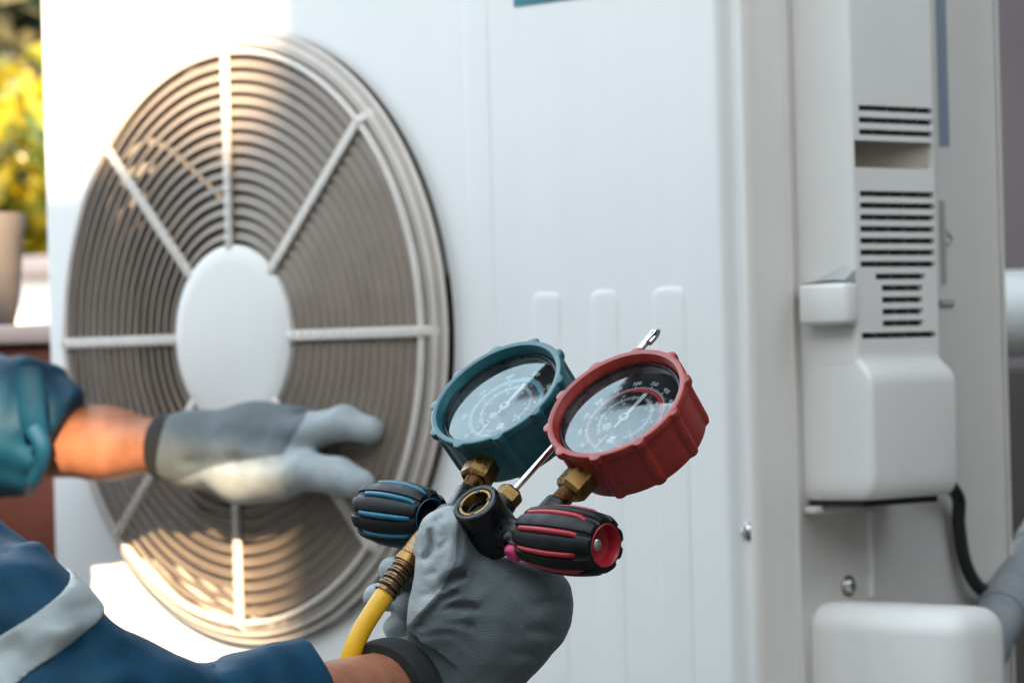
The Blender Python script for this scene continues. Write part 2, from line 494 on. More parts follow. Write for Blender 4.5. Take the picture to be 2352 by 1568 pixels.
class SDF:
    def __init__(s, lo, hi, h):
        s.h = h
        s.org = np.array(lo, np.float32)
        n = np.ceil((np.array(hi) - s.org) / h).astype(int) + 1
        s.V = np.full(n, .06, np.float32)
        s.ax = [s.org[i] + np.arange(n[i], dtype=np.float32) * h for i in range(3)]
    def sub(s, lo, hi):
        sl = []
        for i in range(3):
            a = max(int((lo[i] - s.org[i]) / s.h) - 1, 0)
            b = min(int((hi[i] - s.org[i]) / s.h) + 3, s.V.shape[i])
            sl.append(slice(a, max(b, a)))
        X = np.meshgrid(*[s.ax[i][sl[i]] for i in range(3)], indexing='ij', sparse=True)
        return tuple(sl), X
    @staticmethod
    def seg(X, a, b):
        ab = b - a
        L2 = max(float(ab @ ab), 1e-12)
        t = ((X[0] - a[0]) * ab[0] + (X[1] - a[1]) * ab[1] + (X[2] - a[2]) * ab[2]) / L2
        t = np.clip(t, 0, 1)
        d = np.sqrt((X[0] - a[0] - t * ab[0]) ** 2 + (X[1] - a[1] - t * ab[1]) ** 2 + (X[2] - a[2] - t * ab[2]) ** 2)
        return t, d
    def cap(s, a, b, ra, rb, k=.004, pad=.02):
        a = np.array(a, np.float32); b = np.array(b, np.float32)
        r = max(ra, rb) + k + pad
        sl, X = s.sub(np.minimum(a, b) - r, np.maximum(a, b) + r)
        t, d = s.seg(X, a, b)
        d = d - (ra + (rb - ra) * t)
        v = s.V[sl]
        hh = np.clip(.5 + .5 * (v - d) / k, 0, 1)
        s.V[sl] = v + (d - v) * hh - k * hh * (1 - hh)
    def chain(s, pts, rad, k=.004):
        for i in range(len(pts) - 1):
            s.cap(pts[i], pts[i + 1], rad[i], rad[i + 1], k)
    def ell(s, c, axes, rad, k=.01):
        """ellipsoid with orthonormal axes (rows)"""
        c = np.array(c, np.float32); A = np.array([list(a) for a in axes], np.float32)
        r = max(rad) + k + .02
        sl, X = s.sub(c - r, c + r)
        q = [(X[0] - c[0]) * A[i][0] + (X[1] - c[1]) * A[i][1] + (X[2] - c[2]) * A[i][2] for i in range(3)]
        k0 = np.sqrt(sum((q[i] / rad[i]) ** 2 for i in range(3)))
        k1 = np.sqrt(sum((q[i] / rad[i] ** 2) ** 2 for i in range(3))) + 1e-9
        d = k0 * (k0 - 1) / k1
        v = s.V[sl]
        hh = np.clip(.5 + .5 * (v - d) / k, 0, 1)
        s.V[sl] = v + (d - v) * hh - k * hh * (1 - hh)
    def groove(s, pts, r, depth):
        """press a soft crease of the given radius and depth along a polyline"""
        for a, b in zip(pts[:-1], pts[1:]):
            a = np.array(a, np.float32); b = np.array(b, np.float32)
            sl, X = s.sub(np.minimum(a, b) - r * 3, np.maximum(a, b) + r * 3)
            t, d = s.seg(X, a, b)
            s.V[sl] += depth * np.exp(-(d / r) ** 2)
    def cut(s, o, nrm, k=.002):
        """drop everything on the side the normal points to"""
        X = np.meshgrid(*s.ax, indexing='ij', sparse=True)
        d = (X[0] - o[0]) * nrm[0] + (X[1] - o[1]) * nrm[1] + (X[2] - o[2]) * nrm[2]
        hh = np.clip(.5 - .5 * (s.V - d) / k, 0, 1)
        s.V = (s.V + (d - s.V) * hh + k * hh * (1 - hh)).astype(np.float32)
    def waves(s, ws, lo=None, hi=None):
        """cloth folds: list of (wave vector, amplitude, phase, warp vector, warp amount)"""
        if lo is None: lo, hi = s.org, np.array([a[-1] for a in s.ax])
        sl, X = s.sub(lo, hi)
        near = np.abs(s.V[sl]) < .03
        add = 0
        for kv, am, ph, wv, wa in ws:
            w = np.sin(X[0] * wv[0] + X[1] * wv[1] + X[2] * wv[2] + ph * 2) * wa
            q = np.sin(X[0] * kv[0] + X[1] * kv[1] + X[2] * kv[2] + ph + w)
            add = add + am * (q + .35 * np.sin(2 * (X[0] * kv[0] + X[1] * kv[1] + X[2] * kv[2] + ph + w) + 1))
        s.V[sl] += np.where(near, add, 0).astype(np.float32)
    def mesh(s, name, m, relax=2):
        for i in range(3):      # close the surface at the border of the grid
            sl0 = [slice(None)] * 3; sl0[i] = 0; s.V[tuple(sl0)] = np.maximum(s.V[tuple(sl0)], 1e-4)
            sl1 = [slice(None)] * 3; sl1[i] = -1; s.V[tuple(sl1)] = np.maximum(s.V[tuple(sl1)], 1e-4)
        v, f = surface_nets(s.V, s.org, s.h)
        for _ in range(relax):
            acc = np.zeros_like(v); c = np.zeros(len(v))
            for k in range(4):
                a, b = f[:, k], f[:, (k + 1) % 4]
                np.add.at(acc, a, v[b]); np.add.at(c, a, 1)
                np.add.at(acc, b, v[a]); np.add.at(c, b, 1)
            v = v * .5 + .5 * acc / np.maximum(c, 1)[:, None]
        me = bpy.data.meshes.new(name)
        me.vertices.add(len(v)); me.vertices.foreach_set("co", v.astype(np.float32).ravel())
        me.loops.add(len(f) * 4); me.loops.foreach_set("vertex_index", f.ravel().astype(np.int32))
        me.polygons.add(len(f)); me.polygons.foreach_set("loop_start", np.arange(0, len(f) * 4, 4, dtype=np.int32))
        me.update(calc_edges=True); me.validate()
        me.polygons.foreach_set("use_smooth", [True] * len(me.polygons))
        me.materials.append(m)
        return me, v

def bounds(pts, pad):
    a = np.array([list(p) for p in pts])
    return a.min(0) - pad, a.max(0) + pad

def attr(me, name, val):
    a = me.attributes.new(name, 'FLOAT', 'POINT')
    a.data.foreach_set("value", np.asarray(val, np.float32))

# ================================================================== THE SETTING
g = G()
g.quad((-60, -60, 0), (60, -60, 0), (60, 60, 0), (-60, 60, 0))
props(part("ground", g, GROUND), kind="structure")

# the wall behind the unit, its lower part coloured dark for the shade there
hw = thing("house_wall", "mauve grey rendered wall behind the right side of the unit", "wall", (.7, 1.25, 0))
g = G(); g.box((-1.65, 1.2, .70), (3.2, 1.4, 3.2)); part("wall", g, WALLM, hw)
g = G(); g.box((-1.65, 1.185, 0), (3.2, 1.4, .698)); part("lower_wall_shade", g, BROWN, hw)

rc = thing("reflection_canopy", "unseen dark canopy added to be mirrored in the gauge glass", "canopy", (0, .3, 3.2))  # out of view, added for the dark edge mirrored in the gauge glass
g = G(); g.rbox((-1.62, -.72, 3.205), (1.4, 1.42, 3.30), .01, 2); part("canopy_slab", g, BROWN, rc)

tf = thing("shade_fence", "unseen timber boards added to shade the right side of the unit", "fence", (1.3, .2, 0))  # added out of view to darken the unit's side faces
for i in range(14):
    g = G(); y_ = -.75 + i * .139
    g.rbox((1.28, y_, .02), (1.305, y_ + .132, 1.35), .003, 1); part("board", g, FENCE, tf)
for z_ in (.3, 1.1):
    g = G(); g.box((1.306, -.75, z_), (1.35, 1.19, z_ + .08)); part("rail", g, FENCE, tf)

# a white drain pipe along that wall
dp = thing("drain_pipe", "thick white pipe running level along the wall behind the unit", "pipe", (.3, .80, .71))
g = G(); g.tube([(-.75, .80, .757), (1.5, .80, .757)], .041, 28); part("pipe", g, PVC, dp)
for x in (-.62, .25, 1.3):
    g = G()
    g.lathe([(.041, -.012), (.0445, -.012), (.0445, .012), (.041, .012)], 28, zbasis((x, .8, .757), (1, 0, 0)))
    g.box((x - .01, .84, .745), (x + .01, 1.2, .769))
    part("bracket", g, STEEL, dp)

# timber planter with a coping, a clay pot on it, a white wall and trees beyond (left of the unit)
def strip_frame(px, py, d):
    o = P(px, py, d)
    return basis((o.x, o.y, 0), r0, Vector((-r0.y, r0.x, 0)), (0, 0, 1))
F1 = strip_frame(60, 800, 3.15)
pl = thing("timber_planter", "red brown timber planter of level boards beside the unit", "planter", F1.translation)
for i in range(6):
    g = G(); g.rbox((-.75, 0, .02 + i * .122), (.05, .03, .02 + i * .122 + .1185), .004, 2)
    part("plank", g, WOOD, pl, F1)
g = G(); g.box((-.74, .031, 0), (.04, .33, .751)); part("planter_core", g, BROWN, pl, F1)
g = G(); g.rbox((-.78, -.015, .752), (.065, .35, .770), .006, 2); part("coping", g, STONE, pl, F1)

pt = thing("clay_pot", "tall grey brown clay pot standing on the planter coping", "pot", F1 @ Vector((-.06, .14, .770)))
Mp = F1 @ Matrix.Translation((-.062, .12, .770)) @ Matrix.Diagonal((.48, .48, .66, 1))
g = G(); g.lathe([(.001, 0), (.072, 0), (.085, .05), (.092, .13), (.098, .145), (.098, .165), (.088, .165), (.084, .14), (.001, .13)], 32, Mp)
part("pot_body", g, POTM, pt)

F2 = strip_frame(60, 700, 7.5)
gw = thing("garden_wall", "sunlit white garden wall beyond the planter", "wall", F2.translation)
g = G(); g.box((-1.6, 0, 0), (1.5, .18, .93)); part("wall", g, WHITEW, gw, F2)
g = G(); g.rbox((-1.62, -.03, .932), (1.52, .21, .975), .008, 2); part("wall_coping", g, STONE, gw, F2)

def tree(label, base, h, crown_c, crown_r, n, leaf, lm, cat="tree"):
    t = thing("leafy_tree", label, cat, base, "trees beyond the planter")
    rnd = random.Random(len(label))
    g = G()
    cc = Vector(crown_c); b = Vector(base)
    g.tube(smooth_path([b, b.lerp(cc, .35) + Vector((.05, .03, 0)), b.lerp(cc, .7), cc]), [.07 - .05 * i / 24 for i in range(25)], 10)
    for i in range(9):
        d = Vector((rnd.gauss(0, 1), rnd.gauss(0, 1), rnd.gauss(.1, .8))).normalized()
        e = cc + Vector((d.x * crown_r[0], d.y * crown_r[1], d.z * crown_r[2])) * .85
        s0 = b.lerp(cc, rnd.uniform(.55, 1))
        g.tube(smooth_path([s0, s0.lerp(e, .5) + Vector((0, 0, .05)), e], 5), [.02 - .0016 * k for k in range(11)], 6)
    part("trunk", g, BARK, t)
    clumps = []
    for _ in range(26):
        d = Vector((rnd.gauss(0, 1), rnd.gauss(0, 1), rnd.gauss(0, 1))).normalized() * rnd.uniform(.35, 1)
        clumps.append((cc + Vector((d.x * crown_r[0], d.y * crown_r[1], d.z * crown_r[2])), rnd.uniform(.16, .34)))
    g = G()
    for _ in range(n):
        c, cr = rnd.choice(clumps)
        p = c + Vector((rnd.gauss(0, .5), rnd.gauss(0, .5), rnd.gauss(0, .5))) * cr
        q = Vector((rnd.gauss(0, 1), rnd.gauss(0, 1), rnd.gauss(0, 1))).normalized()
        w = q.orthogonal().normalized()
        w = (Matrix.Rotation(rnd.uniform(0, 6.28), 3, q) @ w)
        u = q.cross(w)
        L_, W_ = leaf * rnd.uniform(.7, 1.3), leaf * rnd.uniform(.28, .42)
        fold = q * W_ * .35
        g.add([p, p + w * L_ * .5 + u * W_ + fold, p + w * L_, p + w * L_ * .5 - u * W_ + fold], [(0, 1, 2), (0, 2, 3)])
    me = bpy.data.meshes.new("crown")
    me.from_pydata([tuple(v) for v in g.v], [], g.f); me.materials.append(lm)
    part("crown", me, None, t)
    return t
c = P(10, 380, 8.3)
tree("yellow leaved bushy tree above the white garden wall", (c.x - .1, c.y + .1, 0), 2, (c.x - .05, c.y + .1, 1.10), (.60, .60, .24), 3400, .12, LEAF_Y)
c = P(-60, -100, 10.6)
tree("dark green tree behind the yellow leaved one", (c.x, c.y, 0), 3, (c.x, c.y, 1.72), (1.05, 1.05, .50), 5200, .15, LEAF_D)

# ================================================================== ADDED SUN BLOCKERS, UNSEEN (shaped to pass a slit of sun to the unit)
HY = -4.0
rise = (abs(HY) / math.cos(yaw)) * math.tan(SUN_EL)
shift = abs(HY) * math.tan(yaw)
ho = thing("sun_blocker", "unseen cream blocks and beam added to shape the sunlight on the unit", "sun_blocker", (5, HY - 2, 0))
z_slit0, z_slit1, z_top = .475 + rise, .668 + rise, .905 + rise
x_edge = -.535 + shift
g = G(); g.box((-3.0, HY - 3.5, 0), (x_edge + .6, HY, z_slit0)); part("low_blocker", g, CREAM, ho)
g = G(); g.box((x_edge, HY + .003, 0), (x_edge + 5.0, HY + 2.2, 7.5)); part("tall_blocker", g, CREAM, ho)
g = G(); g.rbox((-2.5, HY - .12, z_slit1), (x_edge + .6, HY, z_top), .01, 2); part("slit_beam", g, ROOFM, ho)
for x in (-2.4, -.4, 1.6):
    g = G(); g.box((x, HY - .10, z_slit0), (x + .08, HY - .02, z_slit1)); part("slit_post", g, ROOFM, ho)
for x in (-2.2, .2):
    g = G(); g.box((x, HY + .003, .95), (x + 1.2, HY + .05, 2.2)); w = part("window", g, WHITEW, ho)
    g = G(); g.box((x + .08, HY + .051, 1.03), (x + 1.12, HY + .056, 2.12)); part("pane", g, WINM, w)

# ================================================================== THE OUTDOOR UNIT
FX, FZ = -.557, .75
ZB, ZT = .32, 1.13
ac = thing("outdoor_unit", "large white air conditioner outdoor unit with a round fan grille", "air conditioner", (-.42, .13, .0))
# front panel with a round opening
g = G()
N = 128
hs_ = .278
circ = [(FX + .2470 * math.cos(2 * math.pi * k / N), FZ + .2470 * math.sin(2 * math.pi * k / N)) for k in range(N)]
sq = []
for k in range(N):
    c_, s_ = math.cos(2 * math.pi * k / N), math.sin(2 * math.pi * k / N)
    q = hs_ / max(abs(c_), abs(s_))
    sq.append((FX + c_ * q, FZ + s_ * q))
vs_ = [(x, 0, z) for x, z in circ] + [(x, 0, z) for x, z in sq] + [(x, .02, z) for x, z in circ]
fs = []
for k in range(N):
    k2 = (k + 1) % N
    fs.append((k, k2, N + k2, N + k))
    fs.append((k, 2 * N + k, 2 * N + k2, k2))
g.add(vs_, fs)
x0, x1 = FX - hs_, FX + hs_
XR = -.0315
g.quad((x0, 0, ZB), (x1, 0, ZB), (x1, 0, FZ - hs_), (x0, 0, FZ - hs_))
g.quad((x0, 0, FZ + hs_), (x1, 0, FZ + hs_), (x1, 0, ZT), (x0, 0, ZT))
g.quad((x1, 0, ZB), (XR - .0015, 0, ZB), (XR - .0015, 0, ZT), (x1, 0, ZT))
g.quad((XR - .0015, 0, ZB), (XR, 0, ZB), (XR, 0, ZT), (XR - .0015, 0, ZT))
prof = [(XR, 0), (-.0295, .0004), (-.0275, .0017), (-.0250, .0060), (-.0240, .0078), (-.0225, .0084), (-.0125, .0084), (-.0118, .013)]
for (xa, ya), (xb, yb) in zip(prof[:-1], prof[1:]):
    g.quad((xa, ya, ZB), (xb, yb, ZB), (xb, yb, ZT), (xa, ya, ZT))
lp = [(x0, 0), (x0 - .0008, 0), (x0 - .003, .0008), (x0 - .006, .004), (x0 - .007, .012), (x0 - .007, .27)]
for (xa, ya), (xb, yb) in zip(lp[:-1], lp[1:]):
    g.quad((xa, ya, ZB), (xb, yb, ZB), (xb, yb, ZT), (xa, ya, ZT))
fp = part("front_panel", g, PAINT, ac, angle=50)
# pressed ribs on the front panel
def pressed(x0, x1, z0, z1, h, r):
    g = G(); g.rbox((x0, -h, z0), (x1, .004, z1), min(h * .95, r), 3); return g
def slot_rib(x0, x1, z0, z1, h):
    """upright rib with rounded upper corners and sloping flanks"""
    g = G()
    def loop(ins, y, r):
        a, b, t = x0 + ins, x1 - ins, z1 - ins
        pts = [(a, z0), (b, z0)]
        for k in range(7):
            w = math.pi / 2 * k / 6
            pts.append((b - r + r * math.cos(w), t - r + r * math.sin(w)))
        for k in range(7):
            w = math.pi / 2 + math.pi / 2 * k / 6
            pts.append((a + r + r * math.cos(w), t - r + r * math.sin(w)))
        return [(x, y, z) for x, z in pts]
    ls = [loop(0, .0005, .009), loop(.0012, -h * .35, .008), loop(.0035, -h * .85, .006), loop(.006, -h, .005)]
    n = len(ls[0]); vs_ = sum(ls, []); fs = []
    for i in range(3):
        for k in range(n):
            k2 = (k + 1) % n
            fs.append((i * n + k, i * n + k2, (i + 1) * n + k2, (i + 1) * n + k))
    fs.append(tuple(3 * n + k for k in range(n)))
    g.add(vs_, fs); return g
for a, b in ((-.224, -.192), (-.162, -.132), (-.0985, -.0645)):
    part("pressed_rib", slot_rib(a, b, .36, .7765, .0009), PAINT, fp, angle=1)
part("pressed_rib", slot_rib(-.292, -.262, ZB + .01, ZT - .01, .0006), PAINT, fp, angle=1)
g = G(); g.rbox((-.234, -.0012, .9885), (-.06, .002, 1.035), .0008, 2); part("logo_plate", g, TEALP, ac)

# grille
fg = thing("fan_grille", None, None, (FX, -.01, FZ)); 
fg.parent = ac; fg.matrix_parent_inverse = WORLD[ac].inverted()
MG = basis((FX, 0, FZ), (1, 0, 0), (0, 0, 1), (0, -1, 0))      # z of the grille points out of the panel
g = G()
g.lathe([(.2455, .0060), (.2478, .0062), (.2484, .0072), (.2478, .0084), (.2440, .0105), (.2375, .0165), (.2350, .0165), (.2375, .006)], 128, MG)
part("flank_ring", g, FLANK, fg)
for rr, zz in ((.2468, .0088), (.2405, .0138)):
    g = G(); g.lathe([(rr + .0016 * math.cos(a * math.pi / 5), zz + .0016 * math.sin(a * math.pi / 5)) for a in range(11)], 128, MG)
    part("wire_ring", g, SPOKE, fg)
g = G()
g.lathe([(.2335, .0175), (.2330, .0205), (.2310, .0215), (.2285, .0205), (.2280, .0165), (.2300, .013), (.2325, .0145)], 128, MG)
part("bright_ring", g, SPOKE, fg)
n_r = 15
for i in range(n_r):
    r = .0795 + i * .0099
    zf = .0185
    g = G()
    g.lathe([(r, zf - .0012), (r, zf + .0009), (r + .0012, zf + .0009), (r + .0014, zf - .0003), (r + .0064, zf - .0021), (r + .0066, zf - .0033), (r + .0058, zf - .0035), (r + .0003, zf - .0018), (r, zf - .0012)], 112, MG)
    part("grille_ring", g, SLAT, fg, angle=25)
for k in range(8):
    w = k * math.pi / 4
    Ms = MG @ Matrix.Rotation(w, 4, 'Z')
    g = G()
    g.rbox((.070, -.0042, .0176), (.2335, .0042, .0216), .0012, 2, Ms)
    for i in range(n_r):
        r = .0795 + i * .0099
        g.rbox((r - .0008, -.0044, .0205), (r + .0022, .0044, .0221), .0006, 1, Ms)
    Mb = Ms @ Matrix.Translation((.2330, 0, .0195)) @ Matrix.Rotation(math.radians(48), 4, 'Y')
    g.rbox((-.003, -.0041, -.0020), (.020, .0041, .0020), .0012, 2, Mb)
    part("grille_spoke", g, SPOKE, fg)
g = G()
g.lathe([(.00002, .0222), (.060, .0222), (.0705, .0216), (.0742, .0200), (.0755, .0175), (.0750, .012), (.0700, .010)], 96, MG)
part("hub_disc", g, PAINT2, fg)

# fan and shroud behind the grille
fan = thing("fan", None, None, (FX, .08, FZ)); fan.parent = ac; fan.matrix_parent_inverse = WORLD[ac].inverted()
for k in range(3):
    g = G(); vs_, fs = [], []
    nr, na = 10, 12
    for i in range(nr + 1):
        r = .05 + .18 * i / nr
        for j in range(na + 1):
            w = k * 2 * math.pi / 3 + (j / na) * (1.25 + .25 * i / nr) + .25 * i / nr
            vs_.append((r * math.cos(w), r * math.sin(w), -.035 - .045 * j / na))
    for i in range(nr):
        for j in range(na):
            a = i * (na + 1) + j
            fs.append((a, a + 1, a + na + 2, a + na + 1))
    g.add(vs_, fs, MG)
    part("fan_blade", g, BLADE, fan, angle=60)
g = G(); g.lathe([(.001, -.03), (.05, -.03), (.055, -.036), (.055, -.09), (.001, -.09)], 40, MG); part("fan_hub", g, BLADE, fan)
g = G(); g.lathe([(.2425, -.014), (.238, -.022), (.2365, -.05), (.2365, -.13)], 96, MG)
part("shroud", g, SPOKE, ac)
g = G(); g.box((-.83, .14, ZB + .01), (-.06, .15, ZT - .01)); part("coil", g, DARK, ac)

# casing: right side panel with its corner, rear, roof, feet
g = G()
sp = [(-.0100, .013), (-.0100, .0045), (-.0090, .0012), (-.0060, -.0006), (-.0030, -.0004), (-.0006, .0016), (0, .005), (0, .0345), (.0012, .0362), (.0030, .0368), (.0034, .0385),
      (.0020, .0415), (.0008, .043), (.0008, .27), (-.02, .272)]
for (xa, ya), (xb, yb) in zip(sp[:-1], sp[1:]):
    g.quad((xa, ya, ZB), (xb, yb, ZB), (xb, yb, ZT), (xa, ya, ZT))
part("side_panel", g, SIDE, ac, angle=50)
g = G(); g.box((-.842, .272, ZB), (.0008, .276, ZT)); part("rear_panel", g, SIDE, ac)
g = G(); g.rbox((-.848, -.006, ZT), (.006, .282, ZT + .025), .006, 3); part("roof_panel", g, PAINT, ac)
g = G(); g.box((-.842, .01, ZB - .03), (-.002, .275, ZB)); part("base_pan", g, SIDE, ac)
for x in (-.72, -.14):
    g = G(); g.rbox((x - .04, -.03, .0), (x + .04, .31, ZB - .031), .01, 2); part("foot_block", g, STONE, ac)

def screw(parent, o, n, r=.0045):
    g = G(); Ms = zbasis(o, n)
    g.lathe([(r * 1.5, 0), (r * 1.5, .0008), (r, .001), (r, .0035), (r * .8, .0045), (r * .3, .005), (.0001, .0046)], 18, Ms)
    part("screw", g, STEEL, parent)
screw(ac, (-.0178, .0084, .603), (0, -1, 0), .0043)
screw(ac, (.0010, .0897, .560), (1, 0, 0), .005)

# service cover on the right side: slotted face with a hand recess
CX, CY0, CY1 = .0527, .047, .1362
def perforated(x, ya, yb, za, zb, holes, depth, mi=0):
    g = G()
    ys = sorted({ya, yb, *[h[0] for h in holes], *[h[1] for h in holes]})
    zs = sorted({za, zb, *[h[2] for h in holes], *[h[3] for h in holes]})
    for i in range(len(ys) - 1):
        for j in range(len(zs) - 1):
            cy, cz = (ys[i] + ys[i + 1]) / 2, (zs[j] + zs[j + 1]) / 2
            if any(h[0] < cy < h[1] and h[2] < cz < h[3] for h in holes): continue
            g.quad((x, ys[i], zs[j]), (x, ys[i + 1], zs[j]), (x, ys[i + 1], zs[j + 1]), (x, ys[i], zs[j + 1]))
    for a, b, c_, d in holes:
        for (p, q) in (((a, c_), (b, c_)), ((b, c_), (b, d)), ((b, d), (a, d)), ((a, d), (a, c_))):
            g.quad((x, *p), (x, *q), (x - depth, *q), (x - depth, *p))
    return g
holes = []
hz = .0020
for z in (.8950, .8867, .8784): holes.append((.0555, .1350, z - hz, z + hz))
for k in range(7): holes.append((.0545 - .0002 * k, .1345 - .0002 * k, .8355 - .00815 * k - hz, .8355 - .00815 * k + hz))
holes.append((.069, .1219, .7780 - hz, .7780 + hz))
for k in range(4): holes.append((.0752, .1188, .7699 - .0082 * k - hz, .7699 - .0082 * k + hz))
holes.append((.0528, .1322, .7370 - hz, .7370 + hz))
slots = list(holes)
rec = (.0500, .1335, .8535, .8725)
holes.append(rec)
R_ = .006
sc_ = thing("service_cover", None, None, (.03, .09, .72)); sc_.parent = ac; sc_.matrix_parent_inverse = WORLD[ac].inverted()
g = perforated(CX, CY0 + .0028, CY1 - .003, .718, ZT - .004, holes, .004)
part("slotted_face", g, PAINT2, sc_)
g = G()
pf = [(.0008, CY0), (CX - .0035, CY0), (CX - .0016, CY0 + .0004), (CX - .0004, CY0 + .0015), (CX, CY0 + .0028)]
for (xa, ya), (xb, yb) in zip(pf[:-1], pf[1:]):
    g.quad((xa, ya, .718), (xb, yb, .718), (xb, yb, ZT - .004), (xa, ya, ZT - .004))
pf = [(CX, CY1 - .003), (CX - .001, CY1 - .0008), (CX - .003, CY1), (.0008, CY1)]
for (xa, ya), (xb, yb) in zip(pf[:-1], pf[1:]):
    g.quad((xa, ya, .718), (xb, yb, .718), (xb, yb, ZT - .004), (xa, ya, ZT - .004))
part("cover_shell", g, PAINT2, sc_, angle=50)
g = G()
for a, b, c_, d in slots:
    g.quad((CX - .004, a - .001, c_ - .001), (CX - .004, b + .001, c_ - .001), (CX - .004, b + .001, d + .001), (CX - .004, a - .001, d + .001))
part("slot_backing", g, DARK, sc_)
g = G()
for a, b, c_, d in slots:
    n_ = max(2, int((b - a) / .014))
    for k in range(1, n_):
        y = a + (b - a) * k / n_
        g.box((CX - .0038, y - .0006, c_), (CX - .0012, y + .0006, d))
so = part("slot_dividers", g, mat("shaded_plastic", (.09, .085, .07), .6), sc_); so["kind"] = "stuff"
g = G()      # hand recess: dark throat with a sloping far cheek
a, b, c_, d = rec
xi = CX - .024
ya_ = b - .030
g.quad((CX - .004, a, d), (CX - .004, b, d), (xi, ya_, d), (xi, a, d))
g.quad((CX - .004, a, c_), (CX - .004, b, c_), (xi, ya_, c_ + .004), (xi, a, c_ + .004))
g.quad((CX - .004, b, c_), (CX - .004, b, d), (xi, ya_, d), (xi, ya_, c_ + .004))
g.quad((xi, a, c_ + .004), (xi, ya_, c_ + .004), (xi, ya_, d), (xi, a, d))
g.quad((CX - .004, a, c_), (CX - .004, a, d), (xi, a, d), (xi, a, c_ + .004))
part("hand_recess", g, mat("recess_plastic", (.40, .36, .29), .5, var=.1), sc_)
g = G()      # lower, deeper part of the cover: sloping shoulder, flush front, drawn-in foot
rows = [(.7260, CX + .0002, CY1 + .0002), (.7225, CX + .0004, CY1 + .0003), (.7195, CX + .0016, CY1 + .0006), (.7165, CX + .0045, CY1 + .0014), (.7130, CX + .0080, CY1 + .0026), (.7095, CX + .0104, CY1 + .0034),
        (.7060, CX + .0117, CY1 + .0038), (.7020, CX + .0121, CY1 + .0040), (.6420, CX + .0118, CY1 + .0040), (.6330, CX + .0108, CY1 + .0036), (.6275, CX + .0088, CY1 + .0030), (.6245, CX + .0060, CY1 + .0022), (.6232, CX + .0010, CY1 + .0010), (.6230, .02, .08)]
vs_, fs = [], []
for z_, xo, yo in rows:
    rc_ = .0045 if z_ < .7240 else .0030
    y0_ = CY0 + (.0002 if z_ > .6290 else .0002 + (.6290 - z_) * .5)
    rg_ = [(.0008, y0_)] + [(xo - rc_ + rc_ * math.sin(a), y0_ + rc_ - rc_ * math.cos(a)) for a in [math.pi / 2 * k / 5 for k in range(6)]] \
        + [(xo - rc_ + rc_ * math.cos(a), yo - rc_ + rc_ * math.sin(a)) for a in [math.pi / 2 * k / 5 for k in range(6)]] + [(.0008, yo)]
    vs_ += [(x, y, z_) for x, y in rg_]
nr_ = 14
for i in range(len(rows) - 1):
    for k in range(nr_ - 1):
        fs.append((i * nr_ + k, i * nr_ + k + 1, (i + 1) * nr_ + k + 1, (i + 1) * nr_ + k))
g.add(vs_, fs)
part("cover_bulge", g, PAINT2, sc_, angle=60)
g = G()
g.add([(.0125, CY0 - .0005, .7752), (.0437, CY0 - .0005, .7858), (.0535, CY0 - .0005, .7830), (.0535, CY0 - .0005, .7735), (.0125, CY0 - .0005, .7735),
       (.0125, CY0 - .012, .7745), (.0437, CY0 - .010, .7765), (.0535, CY0 - .012, .7755)],
      [(0, 1, 6, 5), (1, 2, 7, 6), (0, 5, 4), (2, 3, 7), (5, 6, 7, 3, 4)])
part("hood_shade_wedge", g, GREYP, sc_, angle=20)  # coloured grey to stand for the shade above the block
g = G(); g.rbox((.0110, CY0 - .014, .7450), (.0560, CY0 + .001, .7740), .004, 3); part("gland_block", g, PAINT2, sc_)
g = G(); g.lathe([(.0001, .002), (.0032, .002), (.0038, .0), (.0038, -.002)], 16, zbasis((.0065, CY0 - .0015, .7635), (0, -1, 0))); part("rubber_plug", g, CABLE, sc_)
g = G(); g.rbox((.0008, CY0 - .003, .6135), (.012, CY0 + .04, .6185), .0015, 2); part("bracket_lip", g, SIDE, sc_)
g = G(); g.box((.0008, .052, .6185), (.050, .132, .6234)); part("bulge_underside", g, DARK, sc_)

# valve cover below, and the things at the rear edge
g = G(); g.rbox((-.018, .0500, .33), (.1325, .112, .5495), .019, 6); part("valve_cover", g, PAINT2, ac)
g = G(); g.box((.0008, .112, .55), (.003, .116, .612)); part("panel_seam", g, PAINT, ac)
g = G(); g.box((.0009, .2035, .875), (.0016, .2145, 1.10)); part("rating_label", g, LABELM, ac)
g = G(); g.lathe([(.0045, -.001), (.0045, .0015), (.0062, .0015), (.0062, -.001)], 4, zbasis((.001, .209, .807), (1, 0, 0))); g.box((.0008, .202, .775), (.003, .206, .835)); part("rear_clip", g, GREYP, ac)
g = G(); g.rbox((.0008, .198, .758), (.004, .214, .763), .001, 2); part("rear_tab", g, GREYP, ac)

g = G(); g.tube(smooth_path([(.020, .160, .640), (.014, .197, .620), (.010, .203, .598), (.010, .209, .570), (.012, .220, .552), (.012, .235, .545), (.0, .30, .52), (-.02, .40, .3)]), .0050, 14)
cb = part("power_cable", g, CABLE); props(cb, "black power cable hanging below the white service cover", "cable")
ip = thing("insulated_pipe", "grey wrapped refrigerant pipe slanting up beside the valve cover", "pipe", (.08, .19, .45))
pp = smooth_path([P(2170, 1640, 2.40), P(2262, 1478, 2.45), P(2360, 1300, 2.56), P(2480, 1090, 2.75), P(2560, 940, 3.1)])
g = G(); g.tube(pp, .0185, 22); part("pipe_sleeve", g, INSUL, ip)
for a_, nn in ((6, 1), (11, 1), (17, 1)):
    g = G(); g.tube([pp[a_], pp[a_ + nn], pp[a_ + nn + 1]], .0196, 22); part("tape_wrap", g, INSUL, ip)

